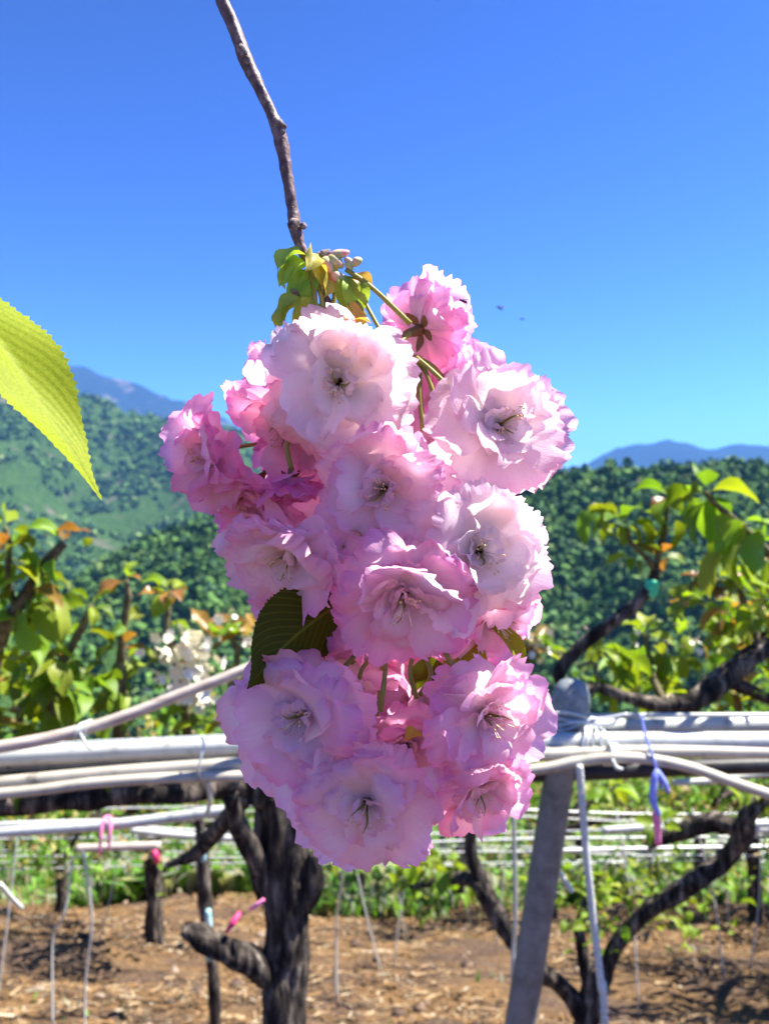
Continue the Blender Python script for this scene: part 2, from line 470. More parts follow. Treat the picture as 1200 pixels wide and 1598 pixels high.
def build_straw():
    k = 26000
    y = RNG.uniform(4.2, 11.0, k); x = RNG.uniform(-0.62, 0.62, k) * (y + 1)
    keep = fbm(x * 0.9, y * 1.3, 21, 3) > -0.12
    x, y = x[keep], y[keep]; k = len(x)
    z = gz(x, y) + RNG.uniform(0.0, 0.025, k)
    a = RNG.uniform(0, 2 * np.pi, k); L = RNG.uniform(0.02, 0.13, k); w = RNG.uniform(0.002, 0.012, k)
    tilt = RNG.uniform(-0.12, 0.35, k)
    d = np.stack([np.cos(a), np.sin(a), tilt - 0.34 * np.sin(a)], 1); q = np.stack([-np.sin(a), np.cos(a), RNG.uniform(-.4, .6, k)], 1)
    c = np.stack([x, y, z], 1)
    V = np.stack([c - d * L[:, None] * .5 - q * w[:, None], c - d * L[:, None] * .5 + q * w[:, None],
                  c + d * L[:, None] * .5 + q * w[:, None] * .5, c + d * L[:, None] * .5 - q * w[:, None] * .5], 1).reshape(-1, 3)
    pal = np.array([(0.19, 0.108, 0.045), (0.28, 0.20, 0.11), (0.12, 0.068, 0.03), (0.38, 0.32, 0.22), (0.05, 0.034, 0.022)])
    col = np.repeat(pal[RNG.choice(5, k, p=[.32, .24, .22, .04, .18])], 4, 0)
    o = link('dry_straw', mesh_data('dry_straw', V, np.arange(k * 4).reshape(-1, 4), M['straw'], col=col, smooth=False))
    tag(o, 'dry straw and leaf litter strewn over the brown orchard floor', 'straw', kind='stuff')
    # clods of soil
    k = 220
    y = RNG.uniform(4.3, 11, k); x = RNG.uniform(-.62, .62, k) * (y + 1); z = gz(x, y)
    base = ellipsoid((0, 0, 0), 1, 1, 1, 7, 5); b = base[0]; fb = np.array(base[1])
    Vs = []; s = RNG.uniform(.012, .055, k)
    for i in range(k):
        Vs.append(b * (s[i] * np.array([1, 1, .6])) * (1 + .35 * RNG.standard_normal((len(b), 1)) * .5) + (x[i], y[i], z[i] + s[i] * .2))
    F = np.concatenate([fb + i * len(b) for i in range(k)])
    cc = np.repeat(np.array([(0.15, .10, .07), (.24, .18, .13), (.09, .06, .045)])[RNG.integers(0, 3, k)], len(b), 0)
    o = link('soil_clods', mesh_data('soil_clods', np.concatenate(Vs), F, M['straw'], col=cc))
    tag(o, 'loose clods of brown soil on the orchard floor', 'soil', kind='stuff')
build_straw()

def blades(k, xs, ys, zs, h, w, pal, name, label, mat, cat):
    a = RNG.uniform(0, 2 * np.pi, k); hh = h * RNG.uniform(.5, 1.3, k); ww = w * RNG.uniform(.6, 1.4, k)
    lean = RNG.uniform(.1, .9, k)
    d = np.stack([np.cos(a), np.sin(a), np.zeros(k)], 1); q = np.stack([-np.sin(a), np.cos(a), np.zeros(k)], 1)
    c = np.stack([xs, ys, zs], 1); up = np.array([0, 0, 1.0])
    p1 = c + up * (hh * .55)[:, None] + d * (hh * lean * .3)[:, None]
    p2 = c + up * (hh * (1 - .3 * lean))[:, None] + d * (hh * lean)[:, None]
    V = np.stack([c - q * ww[:, None] * .5, c + q * ww[:, None] * .5, p1 + q * ww[:, None], p1 - q * ww[:, None], p2, ], 1).reshape(-1, 3)
    i = np.arange(k)[:, None] * 5
    F = [tuple(f) for f in np.concatenate([i + [0, 1, 2], i + [0, 2, 3], i + [3, 2, 4]])]
    col = np.repeat(pal[RNG.integers(0, len(pal), k)], 5, 0)
    o = link(name, mesh_data(name, V, np.array(F), mat, col=col))
    tag(o, label, cat, kind='stuff')

def build_weeds():
    k = 30000
    y = 8.6 + 30 * RNG.random(k) ** 1.8
    x = RNG.uniform(-.62, .62, k) * (y + 1)
    f = fbm(x * .5, y * .5, 31, 3) + np.clip((y - 10.8) * .3, -.6, .6) + 0.15 * np.clip(x / y * 2, -1, 1)
    keep = f > -0.02
    x, y = x[keep], y[keep]
    # a few low weeds on the near floor
    yn = RNG.uniform(4.6, 8.6, 700); xn = RNG.uniform(-.6, .6, 700) * yn
    kn = fbm(xn * 1.2, yn * 1.2, 77, 3) > 0.35
    x = np.concatenate([x, xn[kn]]); y = np.concatenate([y, yn[kn]])
    pal = np.array([(0.08, 0.19, 0.025), (0.12, 0.27, 0.04), (0.18, 0.33, 0.05), (0.05, 0.10, 0.03), (0.28, 0.29, 0.12), (0.33, 0.30, 0.20), (0.30, 0.32, 0.24)])
    s = np.where(y > 8.6, .30 * np.clip(1 + 1.8 * fbm(x * .7 + 9, y * .7, 91, 3), .35, 2.0), .08)
    blades(len(x), x, y, gz(x, y) - .02, s, s * .16, pal, 'weeds', 'green weeds covering the slope below the orchard floor', M['weeds'], 'weeds')
build_weeds()

# ------------------------------------------------------------------ mountains
def hill(name, crest, Db, Dc, zb, seed, spur, cols, nx=240, ns=60, back=0.5, rock=None, pw=1.15, tree=0):
    px = np.array([c[0] for c in crest], float); py = np.array([c[1] for c in crest], float)
    u = np.linspace(px[0], px[-1], nx)
    k = np.interp(u, px, py); k = np.convolve(np.pad(k, 3, mode='edge'), np.ones(7) / 7, 'valid')
    xc = (u - 600) / FP * Dc
    zc = CZ - (k + tree - 799) / FP * Dc
    s = np.concatenate([np.linspace(0, 1, ns), 1 + np.linspace(0, back, 14)[1:]])
    S, X = np.meshgrid(s, xc, indexing='ij')
    Zc = np.broadcast_to(zc, S.shape)
    prof = np.where(S <= 1, np.clip(S, 0, 1) ** pw, 1 - ((S - 1) / back) ** 1.5 * 0.9)
    Z = zb + (Zc - zb) * prof
    sc = (Dc - Db)
    ridg = 1 - 2 * np.abs(fbm(X / sc * 2.6 + S * .5, S * .9, seed, 4))
    w = np.where(S <= 1, np.sin(np.clip(S, 0, 1) * np.pi) ** .8, 0.3)
    Z = Z + w * spur * (ridg - .75) + spur * .10 * fbm(X / sc * 14, S * 14, seed + 3, 4)
    Y = Db + S * sc + w * spur * 0.8 * fbm(X / sc * 1.7, S * 1.7, seed + 8, 3)
    V = np.stack([X, Y, Z], -1).reshape(-1, 3)
    m, n, l, out = new_mat(name + '_cover')
    tc = n.new('ShaderNodeTexCoord'); ob = tc.outputs['Object']
    f1 = noise(n, l, 16.0 / sc, 6, 0.65, ob)
    f2 = noise(n, l, 110.0 / sc, 5, 0.7, ob)
    c = ramp(n, l, f2, [(0.3, cols[0]), (0.55, cols[1]), (0.75, cols[2])])
    if rock:
        c = mixc(n, l, ramp(n, l, f1, [(rock[0], (0, 0, 0)), (rock[0] + .07, (1, 1, 1))]), c, rock[1])
    l.new(pbsdf(n, l, c, 1.0, bump(n, l, f2, 1.0, sc * .012), 0.0), out.inputs[0])
    o = mk(name, (V, grid_faces(nx, len(s))), m)
    tag(o, kind='structure')
    return X, Y, Z, S

G = [(0.026, 0.060, 0.018), (0.055, 0.11, 0.028), (0.095, 0.165, 0.042)]
HA = hill('near_hillside', [(-1400, 900), (-700, 960), (-200, 970), (60, 920), (150, 870), (210, 832), (330, 792), (450, 770), (600, 745), (800, 727), (900, 716),
          (960, 711), (1050, 717), (1130, 712), (1200, 708), (1500, 690), (2000, 650), (2800, 700)], 215, 430, -86, 3, 26, G, rock=(0.60, (0.12, 0.105, 0.075)), tree=17)
HB = hill('forested_mountain', [(-1500, 500), (-700, 520), (-250, 560), (60, 590), (110, 606), (170, 628), (230, 642), (310, 648), (380, 668), (480, 700), (600, 745), (800, 800), (1000, 860)],
          800, 1750, -95, 17, 130, G, rock=(0.58, (0.17, 0.155, 0.12)), tree=9)
HC = hill('distant_mountain', [(-1500, 640), (-800, 560), (-200, 548), (55, 560), (80, 563), (110, 566), (132, 574), (150, 572), (178, 590), (215, 602), (250, 612), (290, 630), (330, 645), (420, 690), (560, 770), (700, 820)],
          3900, 6000, -200, 29, 420, [(0.012, 0.020, 0.016), (0.020, 0.030, 0.020), (0.04, 0.045, 0.035)], rock=(0.56, (0.16, 0.13, 0.10)))
HD = hill('distant_ridge', [(600, 820), (800, 770), (900, 730), (935, 712), (960, 698), (990, 691), (1050, 687), (1075, 693), (1105, 704), (1125, 699), (1150, 692), (1175, 691), (1210, 696), (1350, 670), (1700, 690), (2400, 740)],
          4200, 6500, -200, 41, 300, [(0.012, 0.020, 0.016), (0.018, 0.028, 0.020), (0.03, 0.036, 0.028)])

def forest(name, label, H, count, smin, smax, seed, clump=0.0, smax_s=1.04):
    X, Y, Z, S = H
    rng = np.random.default_rng(seed)
    ok = np.argwhere((S > 0.02) & (S < smax_s))
    idx = ok[rng.integers(0, len(ok), count)]
    i, j = np.clip(idx[:, 0], 0, S.shape[0] - 2), np.clip(idx[:, 1], 0, S.shape[1] - 2)
    a, b = rng.random(count), rng.random(count)
    def lp(A): return (A[i, j] * (1 - a) + A[i + 1, j] * a) * (1 - b) + (A[i, j + 1] * (1 - a) + A[i + 1, j + 1] * a) * b
    x, y, z = lp(X), lp(Y), lp(Z)
    big = Y.max() - Y.min()
    keep = fbm(x / big * 9, y / big * 9, seed, 3) > clump
    x, y, z = x[keep], y[keep], z[keep]; k = len(x)
    s = rng.uniform(smin, smax, k); con = rng.random(k) < .10
    h = np.where(con, 1.5, rng.uniform(.8, 1.3, k))
    nt = 24
    u = rng.standard_normal((k, nt, 3)); u /= np.linalg.norm(u, axis=2)[..., None]
    u *= rng.uniform(.55, 1.08, (k, nt, 1))
    tpr = np.where(con[:, None], np.clip(1.05 - (u[:, :, 2] + 1) * .48, .05, 1), 1.0)
    c = np.stack([u[:, :, 0] * tpr * s[:, None] + x[:, None], u[:, :, 1] * tpr * s[:, None] + y[:, None],
                  u[:, :, 2] * (s * h)[:, None] + (z + s * h * .75)[:, None]], -1)
    t1 = np.cross(u, rng.standard_normal((k, nt, 3))); t1 /= np.linalg.norm(t1, axis=2)[..., None] + 1e-9
    t2 = np.cross(u, t1) + u * rng.uniform(-.5, .3, (k, nt, 1))
    q = (s[:, None] * rng.uniform(.45, .8, (k, nt)))[..., None]
    V = np.stack([c + t1 * q, c - t1 * q * .6 + t2 * q * .8, c - t1 * q * .5 - t2 * q * .8], 2)
    F = np.arange(k * nt * 3).reshape(-1, 3)
    pal = np.array([(0.032, 0.075, 0.022), (0.05, 0.11, 0.027), (0.075, 0.15, 0.034), (0.04, 0.085, 0.04), (0.11, 0.165, 0.05)])
    col = pal[rng.choice(5, k, p=[.3, .3, .2, .12, .08])] * rng.uniform(1.0, 1.6, (k, 1))
    o = link(name, mesh_data(name, V.reshape(-1, 3), F, M['forest'], col=np.repeat(col, nt * 3, 0), smooth=False))
    tag(o, label, 'forest', kind='stuff')
forest('hillside_forest', 'dark green wood covering the near hillside', HA, 27000, 0.9, 3.3, 5, clump=-0.45)
forest('mountain_forest', 'hazy green wood on the mountain slope behind', HB, 12000, 3.5, 8, 6, clump=-0.35)

# haze: one closed box of even air round the camera and the whole place
def build_haze():
    x0, x1, y0, y1, z0, z1 = -17000, 17000, -16000, 17000, -700, 1330
    V = [(x, y, z) for x in (x0, x1) for y in (y0, y1) for z in (z0, z1)]
    F = [(0, 1, 3, 2), (4, 6, 7, 5), (0, 4, 5, 1), (2, 3, 7, 6), (0, 2, 6, 4), (1, 5, 7, 3)]
    m, n, l, out = new_mat('haze')
    pv = n.new('ShaderNodeVolumePrincipled')
    pv.inputs['Color'].default_value = (0.16, 0.42, 1.0, 1)
    pv.inputs['Density'].default_value = 0.00009
    pv.inputs['Anisotropy'].default_value = 0.1
    l.new(pv.outputs[0], out.inputs['Volume'])
    o = link('haze', mesh_data('haze', V, F, m, smooth=False))
    tag(o, kind='stuff')
build_haze()

# ------------------------------------------------------------------ leaf meshes
def leaf_mesh(name, mat, width=0.34, fold=0.35, curl=0.5, wave=0.05, serr=0.0, nu=7, nv=9, petiole=0.16, seed=0, twist=0.0):
    """unit leaf: base at origin, length 1 along +Y, upper side +Z"""
    rng = np.random.default_rng(seed)
    v = np.linspace(0, 1, nv); u = np.linspace(-1, 1, nu)
    U, Vv = np.meshgrid(u, v)
    w = width * (np.sin(np.pi * np.clip(Vv, 0, 1) ** .8) ** .85) * (1 - .25 * Vv) + 0.004
    w = w * (1 - 0.65 * np.clip((Vv - .8) / .2, 0, 1))
    if serr:
        saw = ((np.arange(nv) % 2) * rng.uniform(.3, 1.5, nv))[:, None] * serr
        w = w + saw * (np.abs(U) > .99) * np.sin(np.pi * Vv) ** .5
    ph = rng.uniform(0, 6.28)
    lift = np.abs(U) * w * fold + wave * np.sin(Vv * 9 + ph + U * 1.5) * np.abs(U) * np.sin(np.pi * Vv)
    ang = curl * Vv
    x = U * w * math.cos(math.atan(fold) * .6)
    y = np.sin(ang) / max(curl, 1e-3) if abs(curl) > 1e-3 else Vv
    z = -(1 - np.cos(ang)) / max(curl, 1e-3) if abs(curl) > 1e-3 else 0 * Vv
    Y = petiole + y - lift * 0 + np.sin(ang) * lift * 0.0
    Z = z + lift * np.cos(ang)
    Y = Y + lift * np.sin(ang)
    X = x + 0.05 * np.sin(Vv * 3 + ph) * Vv + twist * Vv * Vv
    V = np.stack([X, Y, Z], -1).reshape(-1, 3)
    uv = np.stack([U * .5 + .5, Vv], -1).reshape(-1, 2)
    parts = [(V, [tuple(f) for f in grid_faces(nu, nv)], uv)]
    if petiole:
        parts.append((lambda t: (t[0], t[1], np.tile([.5, .5], (len(t[0]), 1))))(tube([(0, 0, 0), (0, petiole * .5, -.01), (0, petiole + .02, 0)], [.014, .011, .009], 4, 2)))
    J = jl(parts)
    return mesh_data(name, J[0], J[1], mat, uv=J[2])

PEAR = [leaf_mesh('pear_leaf', M['pear_leaf'], RNG.uniform(.26, .36), RNG.uniform(.2, .7), RNG.uniform(.4, 1.5), RNG.uniform(.03, .1), seed=i, nu=5, nv=8, petiole=RNG.uniform(.15, .4)) for i in range(8)]
BRON = [leaf_mesh('bronze_leaf', M['bronze_leaf'], RNG.uniform(.22, .32), RNG.uniform(.3, .9), RNG.uniform(.3, 1.4), RNG.uniform(.03, .1), seed=30 + i, nu=5, nv=8, petiole=RNG.uniform(.15, .4)) for i in range(6)]

def orient(loc, d, up=(0, 0, 1), s=1.0, roll=0.0):
    """+Y -> d, +Z -> as near to up as possible"""
    d = Vector(d).normalized(); up = Vector(up)
    x = d.cross(up)
    if x.length < 1e-4: x = d.cross(Vector((1, 0, .01)))
    x.normalize(); z = x.cross(d)
    Q = Matrix((x, d, z)).transposed().to_4x4()
    return Matrix.Translation(Vector(loc)) @ Q @ Matrix.Rotation(roll, 4, 'Y') @ Matrix.Diagonal((s, s, s, 1))

def rnd(a=1.0): return random.uniform(-a, a)

def put_leaf(root, loc, d, s, bronze=False, roll=None):
    s *= 1.0
    bronze = bronze and random.random() < .62
    me = random.choice(BRON if bronze else PEAR)
    g = random.uniform(.65, 1.35)
    c = (g * random.uniform(.85, 1.5), g, g * random.uniform(.6, 1.2)) if not bronze else (g, g * random.uniform(.75, 1.25), g * .9)
    o = link('leaf', me, root, orient(loc, d, (rnd(.5), rnd(.5), 1), s, rnd(.6) if roll is None else roll), c)
    return o

def rosette(root, p, n, s, droop=0.25, bronze=0.2, up=(0, 0, 1)):
    a0 = rnd(3.14)
    for k in range(n):
        a = a0 + k * 2.4 + rnd(.3)
        el = random.uniform(-droop, .9)
        d = Vector((math.cos(a) * math.cos(el), math.sin(a) * math.cos(el), math.sin(el))) + Vector(up) * .15
        put_leaf(root, p, d, s * random.uniform(.6, 1.15), random.random() < bronze)

def shoot_leaves(root, pts, every, s, bronze=.2, tip=6, droop=.6):
    c, _ = smooth_path(pts, [1] * len(pts), 8)
    L = np.concatenate([[0], np.cumsum(np.linalg.norm(np.diff(c, axis=0), axis=1))])
    t, a = every * .6, rnd(3)
    while t < L[-1]:
        q = Vector([np.interp(t, L, c[:, i]) for i in range(3)])
        for _ in range(random.choice((1, 2, 2))):
            a += 2.4
            el = random.uniform(-droop, .7)
            put_leaf(root, q, (math.cos(a) * math.cos(el), math.sin(a) * math.cos(el), math.sin(el)), s * random.uniform(.6, 1.2), random.random() < bronze)
        t += every * random.uniform(.7, 1.3)
    rosette(root, Vector(c[-1]), tip, s, droop, bronze)

# small pale blossoms of the pear
def small_blossom():
    parts = []
    for k in range(5):
        a = k * 2 * math.pi / 5
        V = np.array([(0, 0, 0), (-.35, .35, .25), (-.3, .85, .3), (.3, .85, .3), (.35, .35, .25)])
        parts.append(xf((V, [(0, 4, 3, 2, 1)], np.zeros((5, 2))), Matrix.Rotation(a, 4, 'Z')))
    parts.append(ellipsoid((0, 0, .12), .22, .22, .22, 6, 4))
    J = jl(parts)
    return mesh_data('blossom', J[0], J[1], M['white_blossom'])
SMALL = small_blossom()

def ground_at(p): return float(gz(p[0], p[1]))

# ------------------------------------------------------------------ pear tree with the thick trunk, behind the blossoms
def limb(root, pts, radii, mat='bark', name='limb', rough=.22, sides=12, seed=0, step=7):
    return mk(name, tube(pts, radii, sides, step, rough, seed or random.randint(1, 999)), M[mat], root)

def build_tree_a():
    d = 2.2
    b = P(446, 1598, d); g = ground_at((b.x, b.y))
    root = thing('pear_tree', 'pear tree with thick dark furrowed trunk standing behind the pink blossoms', 'tree', (b.x, b.y, g))
    tr = [Vector((b.x + .03, b.y, g - .12)), Vector((b.x + .01, b.y, g + .3)), P(444, 1598, d), P(446, 1480, d), P(448, 1370, d), P(440, 1290, d), P(428, 1235, d)]
    rad = [.090, .072, .060, .057, .058, .064, .055]
    limb(root, tr, rad, 'bark', 'trunk', .3, 28, 5, 12)
    # burr on the right of the trunk
    limb(root, [P(470, 1420, d), P(492, 1380, d - .02), P(490, 1330, d - .02)], [.022, .030, .012], seed=8)
    # limbs under the pipes
    limb(root, [P(428, 1250, d), P(370, 1222, 2.1), P(300, 1235, 2.0), P(200, 1240, 1.95), P(90, 1248, 1.9), P(-40, 1262, 1.9), P(-220, 1285, 1.9)], [.042, .032, .029, .028, .027, .026, .016], seed=3)
    limb(root, [P(440, 1290, d), P(490, 1225, 2.25), P(560, 1195, 2.3), P(660, 1200, 2.4), P(760, 1215, 2.5)], [.038, .032, .028, .023, .014], seed=4)
    limb(root, [P(420, 1520, d), P(385, 1500, 2.1), P(345, 1483, 2.05), P(310, 1462, 2.05), P(285, 1450, 2.05)], [.042, .036, .032, .034, .018], seed=6)
    limb(root, [P(420, 1400, d), P(398, 1340, 2.15), P(372, 1290, 2.1), P(360, 1240, 2.05)], [.03, .026, .024, .02], seed=9)
    limb(root, [P(385, 1240, 2.1), P(345, 1290, 2.2), P(300, 1335, 2.3), P(262, 1350, 2.35)], [.03, .024, .02, .012], seed=10)
    S = lambda pts, r0, r1, **k: limb(root, pts, list(np.linspace(r0, r1, len(pts))), 'shoot', 'shoot', .25, 8, 0, 6)
    # shoots above the trellis
    s1 = [P(-60, 1255, 1.9), P(-25, 1080, 1.75), P(5, 985, 1.65), P(45, 925, 1.62), P(75, 875, 1.6), P(100, 848, 1.6)]
    S(s1, .022, .009)
    s1b = [P(25, 955, 1.64), P(12, 900, 1.6), P(15, 850, 1.58), P(8, 822, 1.58)]; S(s1b, .007, .004)
    s2 = [P(62, 1245, 1.9), P(75, 1150, 1.85), P(86, 1060, 1.8), P(112, 1010, 1.78), P(135, 965, 1.78), P(143, 945, 1.78)]; S(s2, .016, .006)
    s3 = [P(180, 1240, 1.95), P(187, 1130, 1.9), P(188, 1040, 1.88), P(192, 980, 1.86), P(200, 930, 1.85), P(197, 905, 1.85)]; S(s3, .017, .005)
    s4 = [P(285, 1236, 2.0), P(292, 1130, 1.98), P(280, 1060, 1.95), P(262, 985, 1.95), P(265, 925, 1.95)]; S(s4, .015, .005)
    s5 = [P(385, 1225, 2.1), P(360, 1100, 2.1), P(372, 1020, 2.1), P(352, 985, 2.1)]; S(s5, .013, .005)
    s6 = [P(-60, 1255, 1.9), P(20, 1180, 2.0), P(30, 1110, 2.0), P(10, 1040, 2.0)]; S(s6, .014, .006)
    s7 = [P(420, 1215, 2.1), P(425, 1100, 2.1), P(430, 1000, 2.12), P(420, 960, 2.12)]; S(s7, .013, .005)
    s8 = [P(760, 1215, 2.5), P(790, 1110, 2.45), P(815, 1040, 2.4), P(830, 1005, 2.4)]; S(s8, .016, .006)
    shoot_leaves(root, s1, .055, .085, .12, 0, 1.0)
    rosette(root, P(98, 850, 1.6), 2, .06, .1, .9)
    put_leaf(root, P(68, 835, 1.6), (1, -.1, .25), .075, True); put_leaf(root, P(72, 862, 1.6), (-.6, -.5, .5), .07)
    put_leaf(root, P(128, 858, 1.6), (.5, 0, .7), .03); put_leaf(root, P(40, 910, 1.6), (.8, -.4, -.25), .085, True)
    put_leaf(root, P(52, 928, 1.6), (.6, -.3, -.7), .10); put_leaf(root, P(40, 935, 1.6), (.2, -.5, -.9), .10); put_leaf(root, P(62, 935, 1.58), (.9, -.3, -.4), .09)
    shoot_leaves(root, s1b, .035, .08, .05, 4, .7)
    shoot_leaves(root, s2, .065, .075, .12, 5, .8); rosette(root, P(88, 1080, 1.8), 8, .11, 1.0, .1); rosette(root, P(60, 1040, 1.8), 6, .08, .9, .35)
    rosette(root, P(20, 1010, 1.75), 7, .10, 1.1, .05); rosette(root, P(20, 1100, 1.9), 8, .09, .9, .15)
    shoot_leaves(root, s3, .09, .06, .35, 5, .6); rosette(root, P(186, 1080, 1.88), 7, .09, 1.0, .05); rosette(root, P(190, 1010, 1.86), 4, .075, .6, .7)
    shoot_leaves(root, s4, .075, .065, .65, 5, .5); rosette(root, P(265, 925, 1.95), 4, .07, .4, .5)
    rosette(root, P(330, 1000, 2.0), 9, .085, .7, .9); rosette(root, P(352, 985, 2.1), 6, .075, .4, .85); rosette(root, P(395, 985, 2.1), 8, .08, .6, .8)
    shoot_leaves(root, s5, .09, .07, .8, 4, .6); shoot_leaves(root, s6, .09, .085, .1, 5, .8); shoot_leaves(root, s7, .08, .07, .5, 5, .6)
    shoot_leaves(root, s8, .08, .07, .7, 7, .6); rosette(root, P(850, 1020, 2.4), 8, .08, .7, .7)
    for (x, y) in ((120, 1115), (160, 1120), (235, 1115), (150, 1085), (330, 1130), (45, 1130)):
        rosette(root, P(x, y, 1.95), 5, .08, .8, .2)
    for (x, y, d_) in ((18, 872, 1.6), (35, 965, 1.64), (70, 1020, 1.75), (125, 1065, 1.8), (15, 1065, 1.85)):
        rosette(root, P(x, y, d_), 8, .092, .9, .08)
    # pale flower cluster
    for k in range(110):
        q = P(282 + random.gauss(0, 27), 1030 + random.gauss(0, 26), 1.9 + rnd(.06))
        if k > 84: q = P(312 + random.gauss(0, 12), 1085 + random.gauss(0, 13), 1.92 + rnd(.04))
        link('blossom', SMALL, root, orient(q, (rnd(), rnd(), rnd()), (rnd(), -1, -.6), random.uniform(.013, .021)))
    for k in range(16):
        q = P(845 + random.gauss(0, 22), 1008 + random.gauss(0, 14), 2.35 + rnd(.06))
        link('blossom', SMALL, root, orient(q, (rnd(), rnd(), rnd()), (rnd(), -1, -.6), random.uniform(.013, .021)))
    for k in range(14):
        q = P(375 + random.gauss(0, 22), 990 + random.gauss(0, 16), 2.0 + rnd(.06))
        link('blossom', SMALL, root, orient(q, (rnd(), rnd(), rnd()), (rnd(), -1, -.6), random.uniform(.008, .014)))
    return root
build_tree_a()

# ------------------------------------------------------------------ pear tree right of the post: crooked trunk forking low
def build_tree_b():
    d = 3.1
    b = P(918, 1590, d); g = ground_at((b.x, b.y))
    root = thing('pear_tree', 'pear tree forking low into two crooked dark limbs beside the grey post', 'tree', (b.x, b.y, g))
    limb(root, [Vector((b.x, b.y, g - .1)), Vector((b.x + .02, b.y, g + .35)), P(918, 1640, d), P(920, 1570, d), P(934, 1530, d)], [.10, .08, .060, .052, .042], 'bark', 'trunk', .28, 16, 2, 10)
    limb(root, [P(922, 1580, d), P(950, 1500, d), P(985, 1445, d), P(1040, 1405, 3.05), P(1090, 1372, 3.0), P(1130, 1345, 3.0), P(1160, 1305, 2.95), P(1170, 1270, 2.9), P(1210, 1235, 2.9)],
         [.040, .033, .032, .034, .036, .034, .038, .030, .022], seed=12)
    limb(root, [P(1165, 1295, 2.95), P(1110, 1285, 3.0), P(1060, 1300, 3.05), P(1010, 1320, 3.1)], [.04, .035, .03, .015], seed=13)
    limb(root, [P(915, 1590, d), P(880, 1545, d), P(845, 1515, 3.05), P(800, 1470, 3.0), P(765, 1410, 3.0), P(735, 1375, 3.0), P(690, 1375, 3.05), P(640, 1385, 3.1)],
         [.038, .031, .030, .031, .030, .025, .022, .010], seed=14)
    limb(root, [P(765, 1410, 3.0), P(735, 1330, 3.0), P(745, 1270, 2.95)], [.034, .025, .015], seed=15)
    limb(root, [P(925, 1560, d), P(912, 1500, d), P(905, 1450, 3.12), P(915, 1400, 3.15)], [.03, .026, .02, .01], seed=16)
    for (x, y, dd) in ((690, 1350, 3.0), (930, 1260, 3.0), (950, 1235, 2.8), (1130, 1225, 2.9), (1030, 1290, 3.0), (640, 1340, 3.1), (1190, 1250, 2.9), (505, 1330, 2.6)):
        rosette(root, P(x, y, dd), 7, .085, 1.0, .05)
    # green leafy growth round the fork
    for k in range(120):
        q = P(random.gauss(985, 70), random.gauss(1405, 32), random.uniform(3.0, 3.5))
        put_leaf(root, q, (rnd(), rnd(), rnd(.7) + .3), random.uniform(.035, .075))
    for k in range(40):
        q = P(random.gauss(1090, 60), random.gauss(1400, 34), random.uniform(3.0, 3.6)); put_leaf(root, q, (rnd(), rnd(), rnd(.7) + .3), random.uniform(.04, .085))
    for k in range(38):
        q = P(random.gauss(660, 45), random.gauss(1365, 22), random.uniform(2.95, 3.4)); put_leaf(root, q, (rnd(), rnd(), rnd(.7) + .2), random.uniform(.04, .085))
    for k in range(40):
        q = P(random.gauss(925, 18), random.gauss(1445, 30), random.uniform(2.95, 3.3))
        put_leaf(root, q, (rnd(), rnd(), rnd(.7) + .3), random.uniform(.035, .07))
build_tree_b()

